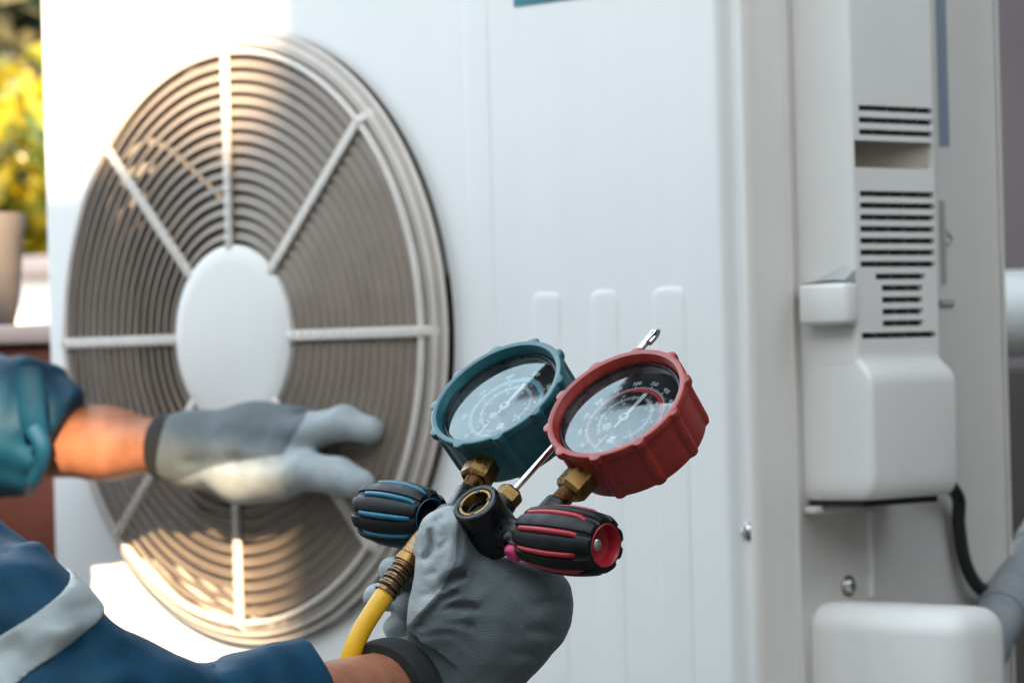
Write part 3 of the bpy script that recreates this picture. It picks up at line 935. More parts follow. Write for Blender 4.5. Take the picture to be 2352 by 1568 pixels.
# ================================================================== THE MANIFOLD GAUGE SET
def vcam(x, y, z):      # right, up, towards the camera
    return (RT * x + UP * y - FW * z).normalized()
def gauge_axes(th, tilt, turn=26.2):
    t, a = math.radians(th), math.radians(tilt)
    m_ = Vector((math.cos(t), math.sin(t), 0)); q_ = Vector((-math.sin(t) * math.cos(a), math.cos(t) * math.cos(a), -math.sin(a)))
    w = math.radians(turn)
    y = m_ * math.cos(w) + q_ * math.sin(w)
    n_ = m_.cross(q_)
    x = y.cross(n_)
    f = lambda v: vcam(*v)
    return f(x), f(y), f(n_)
RXx, RXy, RXn = gauge_axes(31.3, 56.7)
BXx, BXy, BXn = gauge_axes(32.5, 58.6, 46.5)
RC, BC = P(1414, 924, 1.777), P(1138.5, 899, 1.838)
mg = thing("manifold_gauge", "manifold gauge set with teal and red dials held in a gloved hand", "gauge", P(1100, 1205, 1.785))

def text_mesh(s_, size, M):
    cu = bpy.data.curves.new("t", 'FONT'); cu.body = s_; cu.size = size * 1.12; cu.offset = size * .018; cu.align_x = 'CENTER'; cu.align_y = 'CENTER'; cu.resolution_u = 3
    ob = bpy.data.objects.new("t", cu)
    me = bpy.data.meshes.new_from_object(ob)
    vs_ = [M @ v.co for v in me.vertices]; fs = [list(p.vertices) for p in me.polygons]
    bpy.data.objects.remove(ob); bpy.data.curves.remove(cu); bpy.data.meshes.remove(me)
    return vs_, fs

def arc(g, r0_, r1_, a0, a1, z, n=60, mi=0):
    """flat ring sector; angles clockwise from the top, degrees"""
    vs_, fs = [], []
    for k in range(n + 1):
        w = math.radians(90 - (a0 + (a1 - a0) * k / n))
        vs_ += [(r0_ * math.cos(w), r0_ * math.sin(w), z), (r1_ * math.cos(w), r1_ * math.sin(w), z)]
        if k: fs.append((2 * k - 2, 2 * k - 1, 2 * k + 1, 2 * k))
    g.add(vs_, fs, None, mi)

def tick(g, r0_, r1_, ang, w, z, mi=0):
    t = math.radians(90 - ang); c_, s_ = math.cos(t), math.sin(t)
    g.add([(r0_ * c_ - w * s_, r0_ * s_ + w * c_, z), (r0_ * c_ + w * s_, r0_ * s_ - w * c_, z), (r1_ * c_ + w * s_, r1_ * s_ - w * c_, z), (r1_ * c_ - w * s_, r1_ * s_ - w * c_ + 2 * w * c_, z)], [(0, 1, 2, 3)], None, mi)

def gauge(nm, C, ax, rub, arcm, step, labels, inner, needle_deg):
    MW = basis(C, *ax)
    root = bpy.data.objects.new("pressure_gauge", None); root.empty_display_size = .03
    link(root, mg, Matrix.Translation(C)); root["label"] = nm
    cs_ = [math.radians(8 + 36 * k) for k in range(10)]
    prof = [(.0350, -.0125), (.0352, -.0090), (.0362, -.0012), (.0366, -.0002), (.0372, 0), (.0392, 0), (.0397, -.0003), (.0400, -.0010), (.0400, -.0034), (.0396, -.0046), (.0387, -.0052),
            (.0385, -.012), (.0383, -.022), (.0381, -.029), (.0376, -.0318), (.0360, -.0328), (.030, -.033), (.0001, -.033)]
    amp = [0, 0, 0, 0, 0, .0022, .0023, .0023, .0023, .0022, .0019, .0019, .0020, .0021, .0019, .0006, 0, 0]
    def mod(w, i):
        if not amp[i]: return 0
        d = min(abs((w - c_ + math.pi) % (2 * math.pi) - math.pi) for c_ in cs_)
        q = d / math.radians(4.6)
        return amp[i] * math.sqrt(max(0, 1 - q * q)) if q < 1 else 0
    g = G(); g.lathe(prof, 300, None, mod); part("rubber_boot", g, rub, root, MW, angle=30)
    g = G(); g.lathe([(.0351, -.0068), (.0347, -.0056), (.0338, -.0056), (.0332, -.0066), (.0331, -.0120)], 96); part("bezel", g, BLACKP, root, MW)
    g = G(); g.lathe([(.0001, -.0120), (.0332, -.0120)], 96); part("dial_face", g, DIAL, root, MW)
    g = G()
    z = -.01185
    arc(g, .0221, .0224, -182, 150, z, 120)
    for k in range(int(332 / step * 10) + 1):
        an = -180 + k * step / 10
        if an > 150: break
        big = k % 10 == 0; mid = k % 5 == 0
        tick(g, .0224, .0224 + (.0019 if big else .0014 if mid else .0009), an, .00034 if big else .00018, z)
    for s_, an in labels:
        vs_, fs = text_mesh(s_, .0032, Matrix.Rotation(math.radians(-an), 4, 'Z') @ Matrix.Translation((0, .0262, z)))
        g.add(vs_, fs)
    arc(g, .0149, .01518, -150, 140, z, 90); arc(g, .0156, .01588, -150, 140, z, 90)
    for k in range(59):
        an = -150 + k * 5
        tick(g, .0140 if k % 5 else .0136, .0167 if k % 5 else .0172, an, .00014 if k % 5 else .0003, z)
    for s_, an in inner:
        for rr, sz in ((.0185, .0020), (.0122, .0020)):
            vs_, fs = text_mesh(s_, sz, Matrix.Rotation(math.radians(-an), 4, 'Z') @ Matrix.Translation((0, rr, z)))
            g.add(vs_, fs)
    for s_, x, y, sz in (("R410A", .0045, -.0170, .0022), ("R22", -.0030, -.0178, .0020), ("psi", .003, -.0235, .0022)):
        vs_, fs = text_mesh(s_, sz, Matrix.Translation((x, y, z)))
        g.add(vs_, fs)
    part("dial_print", g, WHITEP, root, MW)
    g = G()
    arc(g, .0208, .0219, -178, -30, z, 60); arc(g, .0198, .0219, -30, 62, z, 60); arc(g, .0208, .0219, 62, 150, z, 60)
    part("colour_arc", g, arcm, root, MW)
    w = math.radians(needle_deg)
    Mn = Matrix.Rotation(-w, 4, 'Z')
    g = G(); zn = -.0106
    g.add([(-.00035, .0240, zn), (.00035, .0240, zn), (.0009, .002, zn), (.0012, -.004, zn), (.0015, -.0175, zn), (-.0015, -.0175, zn), (-.0012, -.004, zn), (-.0009, .002, zn)], [tuple(range(8))], Mn)
    g.lathe([(.0001, zn + .0004), (.0030, zn + .0004), (.0032, zn)], 24, Mn)
    needle = part("needle", g, SILVERP, root, MW)
    g = G(); g.lathe([(.0001, -.0091), (.0011, -.0092), (.0013, -.0096), (.0013, -.0106)], 16); part("pivot", g, STEEL, root, MW)
    g = G(); Mp_ = Matrix.Translation((-.0006, -.0112, 0))
    g.lathe([(.0001, -.0066), (.0024, -.0067), (.0029, -.0072), (.0030, -.0120)], 28, Mp_); part("adjuster_screw", g, SCREWP, root, MW)
    g = G()
    for a0, a1 in ((100, 255), (285, 435)):
        arc(g, 0.0002, .0024, a0, a1, -.0117, 14)
    for i in range(len(g.v)): g.v[i] = g.v[i] + Vector((.0035, -.0148, 0))
    part("dial_slot", g, WHITEP, root, MW)
    g = G()
    pr = []
    for k in range(9):
        r = .0335 * k / 8
        pr.append((max(r, 1e-5), -.0050 - .0016 * (r / .0335) ** 2))
    g.lathe(pr, 72)
    gme = g.mesh("glass", GLASS)
    if sum(p.normal.z for p in gme.polygons) < 0: gme.flip_normals()
    part("glass", gme, None, root, MW)
    return root

rg = gauge("red rubber booted gauge on the right", RC, (RXx, RXy, RXn), RED, REDP, 25.3,
           [("50", -155), ("100", -130), ("150", -104), ("200", -79), ("250", -53), ("300", -28), ("350", -3), ("400", 22), ("450", 47), ("500", 73), ("600", 123)],
           [("0", -130), ("10", -108), ("20", -84), ("30", -46), ("40", -4), ("50", 36), ("60", 80), ("70", 125)], 181)
bg_ = gauge("teal rubber booted gauge on the left", BC, (BXx, BXy, BXn), TEAL, CYANP, 40,
            [("50", -140), ("100", -100), ("150", -60), ("200", -20), ("250", 20), ("300", 60), ("350", 100)],
            [("30", -140), ("0", -108), ("10", -70), ("20", -18), ("30", 32), ("40", 84), ("50", 128)], 200)

def along(C, ax, down, back, side=0):
    return C - ax[1] * down - ax[2] * back + ax[0] * side
RAX, BAX = (RXx, RXy, RXn), (BXx, BXy, BXn)
# brass fittings and black stems under each gauge
def fitting(C, ax, end):
    dn = -ax[1]
    o = along(C, ax, .036, .0175)
    Mf = basis(o, ax[0], ax[2].cross(ax[0]) * -1 if False else dn.cross(ax[0]), dn)
    root = bpy.data.objects.new("brass_fitting", None); root.empty_display_size = .02
    link(root, mg, Matrix.Translation(o))
    g = G()
    ch = .0082
    g.lathe([(.0001, -.001), (ch * .95, -.001), (ch * 1.12, .0012), (ch * 1.12, .0128), (ch * .95, .0148), (.0001, .0148)], 6, Mf @ Matrix.Rotation(.35, 4, 'Z'))
    part("hex_nut", g, BRASS, root, angle=20)
    g = G()
    prf = [(.0054, .0145)]
    for k in range(5):
        prf += [(.0054, .0150 + k * .0016), (.0047, .0158 + k * .0016)]
    g.lathe(prf, 28, Mf); part("thread", g, BRASS2, root)
    return o + dn * .0225
def stem(a, b, r=.0068):
    a, b = Vector(a), Vector(b)
    Ms = zbasis(a, b - a); L_ = (b - a).length
    g = G(); g.lathe([(.0001, 0), (r - .0015, 0), (r - .0004, .0004), (r, .0016), (r * 1.03, L_)], 32, Ms)
    return part("gauge_stem", g, BLACKP, mg)
AX0, AX1 = P(938, 1191, 1.820), P(1207, 1229, 1.755)
def axp(t): return AX0.lerp(AX1, t)
e = fitting(RC, RAX, None); stem(e, e - RXy * .036)
e = fitting(BC, BAX, None); stem(e, e - BXy * .036)
AD = (AX1 - AX0).normalized()
# body bar and sight glass housing
g = G()
Mb = zbasis(axp(-.05), AD); LB = (AX1 - AX0).length * 1.02
g.lathe([(.0001, 0), (.0066, 0), (.0072, .001), (.0072, LB * .30), (.0108, LB * .36), (.0112, LB * .40), (.0112, LB * .74), (.0106, LB * .80), (.0072, LB * .86), (.0068, LB * 1.06), (.0001, LB * 1.06)], 40, Mb)
part("manifold_bar", g, BLACKP, mg)
sg = P(1090, 1152, 1.764)
Mh = basis(sg, RXx, RXy, RXn)
g = G()
g.lathe([(.0092, -.0035), (.0093, -.0010), (.0100, -.0001), (.0118, 0), (.0127, -.0006), (.0131, -.0020), (.0133, -.012), (.0138, -.030), (.0001, -.030)], 56, Mh)
part("sight_glass_housing", g, BLACKP, mg)
g = G()
def notch(w, i):
    return 0
g.lathe([(.0093, -.0012), (.0091, -.0004), (.0078, -.0004), (.0074, -.0012), (.0072, -.0090)], 56, Mh)
sr = part("sight_glass_ring", g, BRASS, mg)
for k in range(4):
    w = math.radians(35 + 90 * k)
    g = G(); g.box((.0070, -.0010, -.0030), (.0094, .0010, -.0002), Mh @ Matrix.Rotation(w, 4, 'Z')); part("ring_notch", g, BLACKP, sr)
g = G(); g.lathe([(.0072, -.0055), (.0060, -.0058), (.0056, -.0066), (.0056, -.009)], 48, Mh); part("inner_ring", g, BLACKP, sr)
g = G(); g.lathe([(.0001, -.0075), (.0057, -.0075)], 40, Mh); part("sight_glass", g, WINM, sr)
# fillet bodies from bar to housing and to the red stem
g = G(); g.tube(smooth_path([axp(.60), axp(.85), axp(1.05)]), [.0098 - .00015 * k for k in range(17)], 24); part("valve_body", g, BLACKP, mg)

# hook rod with its hex nut
hk0 = P(1132, 1182, 1.782)
nut0 = hk0 + RXy * .0125
rodu = (P(1470, 800, 1.834) - P(1178, 1128, 1.787)).normalized()
hk = bpy.data.objects.new("hanging_hook", None); hk.empty_display_size = .02; link(hk, mg, Matrix.Translation(hk0))
Mr = zbasis(P(1168, 1140, 1.786), rodu)
g = G(); g.lathe([(.0001, -.018), (.0078, -.018), (.0076, -.004), (.0060, -.0035), (.0001, -.003)], 36, Mr); part("hook_boss", g, BLACKP, hk)
g = G(); g.lathe([(.0001, -.0042), (.0064, -.0042), (.0070, -.0032), (.0070, .0028), (.0060, .0042), (.0001, .0044)], 6, Mr); part("hook_nut", g, BRASS, hk, angle=20)
pA = P(1172, 1135, 1.786)
top = P(1487, 783, 1.836)
path = [pA, pA.lerp(top, .5), top, P(1497, 769, 1.838), P(1507, 759, 1.836), P(1509, 763, 1.828), P(1502, 774, 1.822), P(1490, 787, 1.819)]
path = path[:2] + smooth_path(path[2:], 6)
g = G(); g.tube(path, .0019, 18); part("hook_rod", g, CHROME, hk)

# knobs
def knob(a, b, stripe_m, label, open_end, cap):
    a, b = Vector(a), Vector(b)
    L_ = (b - a).length
    Mk = zbasis(a, b - a, UP)
    root = bpy.data.objects.new("valve_knob", None); root.empty_display_size = .02
    link(root, mg, Matrix.Translation(a)); root["label"] = label
    prf, n_ = [], 18
    ns = 9
    def rad(t):
        return .0130 + .0042 * math.sin(math.pi * (.10 + .80 * t)) ** 1.0 + .0006 * t
    prof = [(.0095, .012), (.0100, .002), (.0108, 0)] if open_end else [(.0001, .0), (.0100, .0)]
    for i in range(n_ + 1):
        t = i / n_
        e_ = 0
        if t < .08: e_ = (.08 - t) / .08
        if t > .92: e_ = (t - .92) / .08
        prof.append((rad(t) - .0013 * e_ * e_, L_ * t))
    prof += [(.0112, L_), (.0106, L_ - .0008)]
    prof += [(.0106, L_ - .010), (.0001, L_ - .010)]
    k0 = 3 if open_end else 2
    def mod(w, i):
        j = i - k0
        if j < 0 or j > n_: return 0
        q = (w * ns / (2 * math.pi)) % 1
        d = abs(q - .5)
        fl = .0012 * max(0, 1 - ((d) / .5) ** 2) if d < .5 else 0
        gr = -.0011 if d > .33 else 0
        return fl * .7 + gr - .0004
    g = G(); g.lathe(prof, 216, Mk, mod); part("grip", g, RUBBER, root, angle=28)
    for k in range(ns):
        w = 2 * math.pi * k / ns
        g = G(); vs_, fs = [], []
        m_ = 14; hw_ = math.radians(360 / ns * .142)
        sec = [(-1, -.0012), (-.8, .0002), (-.4, .0008), (0, .0009), (.4, .0008), (.8, .0002), (1, -.0012)]
        for i in range(m_ + 1):
            t = .05 + .80 * i / m_
            sc2 = 1.0
            if i == 0 or i == m_: sc2 = -.4
            for (u_, dr) in sec:
                r = rad(t) + (dr if sc2 > 0 else -.0012) - .0002
                vs_.append((r * math.cos(w + u_ * hw_), r * math.sin(w + u_ * hw_), L_ * t))
        ks = len(sec)
        for i in range(m_):
            for j in range(ks - 1):
                fs.append((i * ks + j, i * ks + j + 1, (i + 1) * ks + j + 1, (i + 1) * ks + j))
        g.add(vs_, fs, Mk); part("stripe", g, stripe_m, root, angle=50)
    g = G()
    g.lathe([(.0113, L_ + .0002), (.0108, L_ + .0006), (.0102, L_ - .0002), (.0094, L_ - .0062), (.0060, L_ - .0078), (.0001, L_ - .0080)], 56, Mk)
    ec = part("end_cap", g, stripe_m, root)
    g = G()
    g.lathe([(.0040, L_ - .0078), (.0040, L_ - .0064), (.0034, L_ - .0050), (.0022, L_ - .0042), (.0011, L_ - .0042), (.0008, L_ - .0052), (.0001, L_ - .0053)], 24, Mk)
    part("screw", g, STEEL, ec)
    if open_end:
        g = G(); g.lathe([(.0111, .0002), (.0106, -.0003), (.0100, .0002), (.0097, .004)], 56, Mk); part("collar_ring", g, stripe_m, root)
    return root
knob(P(990, 1190, 1.808), P(850, 1171, 1.843), BLUES, "blue striped black valve knob", True, None)
knob(P(1216, 1229, 1.752), P(1391, 1252, 1.717), REDS, "red striped black valve knob", True, None)

# red port cap and bleed nub under the body
for nm, o, d_, r, L_, m_ in (("port_cap", P(1186, 1262, 1.752), -RXy, .0052, .010, PINK), ("bleed_nub", P(1207, 1222, 1.747), -RXy, .0034, .011, BLACKP), ("port_neck", P(1182, 1230, 1.757), -RXy, .0056, .012, BLACKP)):
    g = G(); g.lathe([(.0001, -.001), (r * .9, -.001), (r, 0), (r, L_ * .85), (r * .8, L_), (.0001, L_)], 26, zbasis(o - d_ * L_ * .5, d_)); part(nm, g, m_, mg)
g = G(); g.sphere(P(1207, 1267, 1.744), .0016); part("valve_pin", g, CHROME, mg)

# yellow charging hose: knurled nut, ribbed brass ferrule, hose
ch_ = thing("charging_hose", "yellow charging hose with ribbed brass ferrule screwed to the manifold", "hose", P(885, 1362, 1.786))
H0, H1 = P(978, 1236, 1.799), P(886, 1360, 1.786)
hd = (H1 - H0).normalized(); HL = (H1 - H0).length
Mh2 = zbasis(H0, hd)
g = G()
prf = [(.0001, 0.0)] + [(.0066, HL * (.0 + .36 * k / 22)) for k in range(23)] + [(.0001, HL * .37)]
def knurl(w, i):
    if i == 0 or i == len(prf) - 1: return 0
    z_ = prf[i][1]
    return .00045 * (abs(math.sin(12 * w + z_ * 1500)) + abs(math.sin(12 * w - z_ * 1500)) - 1.2)
g.lathe(prf, 144, Mh2, knurl); part("knurled_nut", g, BRASS2, ch_, angle=60)
g = G(); g.lathe([(.0060, HL * .36), (.0074, HL * .375), (.0076, HL * .42), (.0074, HL * .50), (.0062, HL * .515), (.0062, HL * .53)], 40, Mh2); part("brass_collar", g, BRASS, ch_)
g = G()
prf = []
for k in range(4):
    zc = HL * (.56 + .115 * k)
    for j in range(7):
        w = math.pi * j / 6
        prf.append((.0053 + .0014 * math.sin(w), zc - HL * .04 * math.cos(w)))
prf.append((.0062, HL * .965)); prf.append((.0062, HL * 1.02)); prf.append((.0040, HL * 1.021))
g.lathe(prf, 40, Mh2); part("ribbed_ferrule", g, mat("dark_bronze", (.16, .105, .06), .3, 1.0, var=.3, vscale=200, rvar=.1), ch_)
hp = smooth_path([H1 - hd * .004, P(862, 1396, 1.783), P(828, 1452, 1.779), P(804, 1510, 1.776), P(776, 1610, 1.776), P(760, 1800, 1.80), (P(700, 2300, 1.9)), Vector((P(560, 2600, 2.0).x, P(560, 2600, 2.0).y, .012)), Vector((.0, -.55, .006))], 8)
g = G(); g.tube(hp, .0051, 24); part("hose", g, YELLOW, ch_)

# ================================================================== THE PERSON
pe = thing("person", "person in navy workwear and grey work gloves holding the gauges", "person", V3(-.80, -.73, 2.3))
EX = (RT, UP, FW)

# --- skin body: forearms, torso, head in one surface
Rw, Re, Rs = P(905, 1590, 1.786), P(120, 1690, 1.60), V3(-.60, .05, 1.90)
Lw, Le, Ls = P(392, 1026, 2.72), P(-330, 985, 2.86), V3(-.74, .08, 2.46)
hips, chest, neck, headc = V3(-.95, -.36, 2.28), V3(-.74, -.02, 2.22), V3(-.70, .13, 2.22), V3(-.69, .29, 2.20)
LKn, RKn = V3(-.62, -.30, 2.48), V3(-.62, -.32, 2.10)
LFt, RFt = V3(-.70, -.68, 2.48), V3(-.70, -.68, 2.10)
pts = [Rw, Re, Rs, Lw, Le, Ls, hips, headc + Vector((0, 0, .15)), P(480, 1040, 2.70)]
lo, hi = bounds(pts, .13)
S = SDF(lo, hi, .0065)
S.chain([Rs, P(-170, 1330, 1.68), P(48, 1450, 1.61), P(95, 1615, 1.60), Re], [.040, .026, .024, .025, .025], .006)
S.chain([Re, P(420, 1672, 1.66), P(700, 1642, 1.722), Rw], [.026, .0268, .0255, .0236], .006)
S.chain([Rw, P(1040, 1560, 1.795)], [.0220, .018], .004)
S.chain([Ls, Le], [.050, .042], .02)
S.chain([Le, Le.lerp(Lw, .4), Le.lerp(Lw, .8), Lw], [.043, .039, .0265, .0215], .02)
S.chain([Lw, P(500, 1030, 2.70)], [.021, .020], .01)
S.chain([hips, chest], [.13, .14], .05)
S.cap(Rs, Ls, .06, .06, .06)
S.cap(chest, neck, .10, .055, .05)
S.cap(neck, headc, .052, .05, .03)
fdir = (RT * .96 + FW * -.05 - UP * .25).normalized()
S.ell(headc + UP * .02, (fdir, fdir.cross(UP).normalized(), fdir.cross(UP).normalized().cross(fdir)), (.098, .076, .105), .02)
S.ell(headc + fdir * .045 - UP * .055, EX, (.045, .05, .05), .03)
nose0 = headc + fdir * .098 + UP * .01
S.cap(nose0, nose0 + fdir * .018 - UP * .032, .008, .013, .012)
side = fdir.cross(UP).normalized()
for sg_ in (-1, 1):
    S.cap(headc + side * sg_ * .078 + UP * .015, headc + side * sg_ * .080 - UP * .02, .011, .009, .01)
    S.groove([headc + fdir * .085 + side * sg_ * .032 + UP * .018, headc + fdir * .083 + side * sg_ * .036 + UP * .018], .014, .007)
S.groove([headc + fdir * .085 - UP * .055 - side * .022, headc + fdir * .095 - UP * .057, headc + fdir * .085 - UP * .055 + side * .022], .006, .004)
me, v = S.mesh("body", SKIN, 2)
body = part("body", me, None, pe)
for sg_ in (-1, 1):
    g = G(); g.sphere(headc + fdir * .076 + side * sg_ * .032 + UP * .016, .012)
    part("eye", g, EYEW, pe)
g = G()
Mc = basis(headc + UP * .03, fdir, side, -side.cross(fdir) if side.cross(fdir).dot(UP) < 0 else side.cross(fdir))
g.lathe([(.001, .095), (.05, .088), (.085, .055), (.098, .01), (.099, .0)], 40, Mc)
g.add([(.09, -.07, .004), (.15, -.045, -.004), (.165, 0, -.006), (.15, .045, -.004), (.09, .07, .004), (.09, .07, -.001), (.15, .045, -.009), (.165, 0, -.011), (.15, -.045, -.009), (.09, -.07, -.001)],
      [(0, 1, 2, 3, 4), (5, 6, 7, 8, 9), (0, 1, 8, 9), (1, 2, 7, 8), (2, 3, 6, 7), (3, 4, 5, 6)], Mc)
part("cap", g, CAPM, pe)

def crease(S, pl, r, depth, d0=1.735, dmax=1.786):
    q_ = np.array([list(P(a, b, d)) for a, b in pl for d in (d0, dmax + .012)])
    sl, X = S.sub(q_.min(0) - 4 * r, q_.max(0) + 4 * r)
    q = [X[i] - CAM[i] for i in range(3)]
    dd = sum(q[i] * FW[i] for i in range(3))
    xx = FPX * sum(q[i] * RT[i] for i in range(3)) / dd + IW / 2
    yy = -FPX * sum(q[i] * UP[i] for i in range(3)) / dd + IH / 2
    rp = r * FPX / dmax
    pl = smooth_path([Vector((a, b, 0)) for a, b in pl], 5)
    best = np.full(xx.shape, 1e9, np.float32); tt = np.zeros(xx.shape, np.float32)
    n_ = len(pl) - 1
    for i in range(n_):
        a, b = pl[i], pl[i + 1]
        ex, ey = b.x - a.x, b.y - a.y
        t = np.clip(((xx - a.x) * ex + (yy - a.y) * ey) / (ex * ex + ey * ey), 0, 1)
        d = (xx - a.x - t * ex) ** 2 + (yy - a.y - t * ey) ** 2
        m = d < best
        best = np.where(m, d, best); tt = np.where(m, (i + t) / n_, tt)
    w = np.exp(-best / rp ** 2) - .45 * np.exp(-best / (2.6 * rp) ** 2)
    w = w * np.sqrt(np.clip(1 - (2 * tt - 1) ** 2, 0, 1)) * np.clip((dmax - dd) / .006, 0, 1)
    S.V[sl] += (depth * w).astype(np.float32)

# --- jacket: torso and both sleeves, with folds
def wavevec(d, lam):
    d = Vector(d).normalized() * (2 * math.pi / lam)
    return (d.x, d.y, d.z)
Lc = P(105, 990, 2.762)            # rolled end of the left sleeve
Rc = P(702, 1635, 1.735)           # end of the right sleeve
pts = [Rc, Re, Rs, Lc, Le, Ls, hips, neck]
lo, hi = bounds(pts, .16)
S = SDF(lo, hi, .0041)
S.chain([Rs, P(-170, 1330, 1.68), P(48, 1450, 1.61)], [.070, .042, .0375], .02)
S.chain([P(50, 1475, 1.61), P(95, 1615, 1.60), P(330, 1672, 1.64), P(560, 1656, 1.695), P(760, 1632, 1.755)], [.0365, .0395, .0345, .0335, .0325], .02)
S.chain([P(520, 1658, 1.68), P(640, 1645, 1.715)], [.0335, .0345], .01)
S.chain([Ls, Le.lerp(Ls, .3), Le, P(-160, 985, 2.80), P(-20, 975, 2.775), P(60, 985, 2.765)], [.078, .062, .062, .056, .053, .050], .03)
S.chain([P(60, 955, 2.765), P(118, 985, 2.76)], [.046, .040], .015)
S.chain([P(75, 900, 2.755), P(128, 930, 2.752)], [.020, .016], .02)
S.chain([hips, hips.lerp(chest, .5), chest], [.155, .15, .155], .05)
S.cap(Rs, Ls, .078, .078, .06)
S.cap(chest, neck, .115, .068, .05)
da = (Rc - Re).normalized(); dl = (Lc - Le).normalized()
S.waves([(wavevec(da + UP * .5, .085), .0030, .4, wavevec(UP + FW * .4, .12), 1.6), (wavevec(da - FW * .6 + UP * .2, .047), .0013, 1.7, wavevec(UP, .08), 1.5)])
S.waves([(wavevec(dl - UP * .5, .060), .0026, 2.1, wavevec(UP + RT * .3, .09), 1.6), (wavevec(UP * .8 + RT * .5, .045), .0014, .6, wavevec(RT, .07), 1.4)])
S.groove([P(-30, 1120, 2.72), P(60, 1060, 2.705), P(130, 1060, 2.71)], .006, .006)
S.groove([P(20, 860, 2.72), P(60, 930, 2.70), P(110, 985, 2.70)], .005, .004)
S.groove([P(215, 1480, 1.58), P(185, 1530, 1.565), P(200, 1600, 1.56)], .008, .010)
S.groove([P(430, 1485, 1.645), P(490, 1530, 1.635), P(530, 1600, 1.635)], .005, .0035)
S.groove([P(-40, 1350, 1.59), P(90, 1345, 1.575), P(170, 1310, 1.58)], .006, .005)
for pl_, r_, d_, a_, b_ in (([(235, 1490), (310, 1520), (370, 1580)], .0050, .0060, 1.58, 1.66), ([(420, 1480), (480, 1515), (520, 1575)], .0042, .0065, 1.62, 1.70),
                            ([(590, 1485), (615, 1530), (600, 1580)], .0038, .0045, 1.66, 1.73), ([(225, 1385), (150, 1408), (50, 1398)], .0045, .0050, 1.53, 1.62),
                            ([(-20, 1290), (80, 1268), (170, 1296)], .0050, .0050, 1.53, 1.64), ([(-20, 1352), (90, 1345), (190, 1332)], .0042, .0040, 1.53, 1.63),
                            ([(90, 1575), (160, 1505), (222, 1455)], .0050, .0070, 1.53, 1.62), ([(40, 1560), (100, 1500), (120, 1470)], .0042, .0040, 1.53, 1.61),
                            ([(20, 820), (45, 900), (20, 985)], .0065, .0080, 2.68, 2.76), ([(105, 840), (142, 900), (150, 965)], .0060, .0075, 2.68, 2.77),
                            ([(-10, 1000), (60, 1022), (125, 1065)], .0060, .0075, 2.68, 2.76), ([(-10, 1075), (45, 1090), (85, 1115)], .0055, .0060, 2.68, 2.76)):
    crease(S, pl_, r_, d_, a_, b_)
nR = (Rc - P(560, 1650, 1.69)).normalized(); nL = (RT * .95 + UP * -.15 - FW * .25).normalized()
nRr = (RT * .985 + UP * .12 - FW * .1).normalized()
# cut the sleeve ends only in their own neighbourhood
def cut_local(S, o, nrm, rad, ball=None):
    c = ball if ball is not None else o
    sl, X = S.sub(np.array(c) - rad, np.array(c) + rad)
    d = (X[0] - o[0]) * nrm[0] + (X[1] - o[1]) * nrm[1] + (X[2] - o[2]) * nrm[2]
    if ball is not None:
        q = (X[0] - c[0]) ** 2 + (X[1] - c[1]) ** 2 + (X[2] - c[2]) ** 2
        d = np.where(q < rad * rad, d, -1)
    S.V[sl] = np.maximum(S.V[sl], d)
cut_local(S, P(706, 1635, 1.735), (RT * .86 + UP * .12 + FW * .5).normalized(), .075)
cut_local(S, P(152, 985, 2.755), (RT * .86 - UP * .5 - FW * .1).normalized(), .09)
# reflective tape: the sleeve's own surface, a little proud, between two planes
bc_ = np.array(P(60, 1440, 1.61)); bn_ = np.array((RT * .46 - UP * .87 + FW * .18).normalized())
TP = SDF(bc_ - .062, bc_ + .062, .0019)
ix = [np.clip((TP.ax[i] - S.org[i]) / S.h, 0, S.V.shape[i] - 1.001) for i in range(3)]
i0 = [q_.astype(int) for q_ in ix]; fr_ = [(ix[i] - i0[i]).astype(np.float32) for i in range(3)]
acc_ = 0
for a_ in (0, 1):
    for b_ in (0, 1):
        for c_ in (0, 1):
            w_ = (fr_[0] if a_ else 1 - fr_[0])[:, None, None] * (fr_[1] if b_ else 1 - fr_[1])[None, :, None] * (fr_[2] if c_ else 1 - fr_[2])[None, None, :]
            acc_ = acc_ + w_ * S.V[np.ix_(i0[0] + a_, i0[1] + b_, i0[2] + c_)]
X_ = np.meshgrid(*TP.ax, indexing='ij', sparse=True)
pd_ = sum((X_[i] - bc_[i]) * bn_[i] for i in range(3))
TP.V = np.maximum(acc_ - .0022, np.abs(pd_) - .0105).astype(np.float32)
me, v = S.mesh("jacket", JACKET, 5)
jk = part("jacket", me, None, pe)
me, v = TP.mesh("reflective_stripe", REFLECT, 4)
part("reflective_stripe", me, None, jk)

def band(name, a, b, r, w, m_, parent, tilt=(0, 0, 0), wob=.001, thick=.0015):
    """a ribbon round an arm at a, across the direction a->b"""
    z_ = (Vector(b) - Vector(a)).normalized() + Vector(tilt)
    Mz = zbasis(a, z_)
    g = G()
    def mod(t, i):
        return wob * math.sin(3 * t + .7) + wob * .6 * math.sin(5 * t)
    g.lathe([(r, -w / 2), (r + thick, -w / 2 + .0005), (r + thick, w / 2 - .0005), (r, w / 2)], 64, Mz, mod)
    return part(name, g, m_, parent)
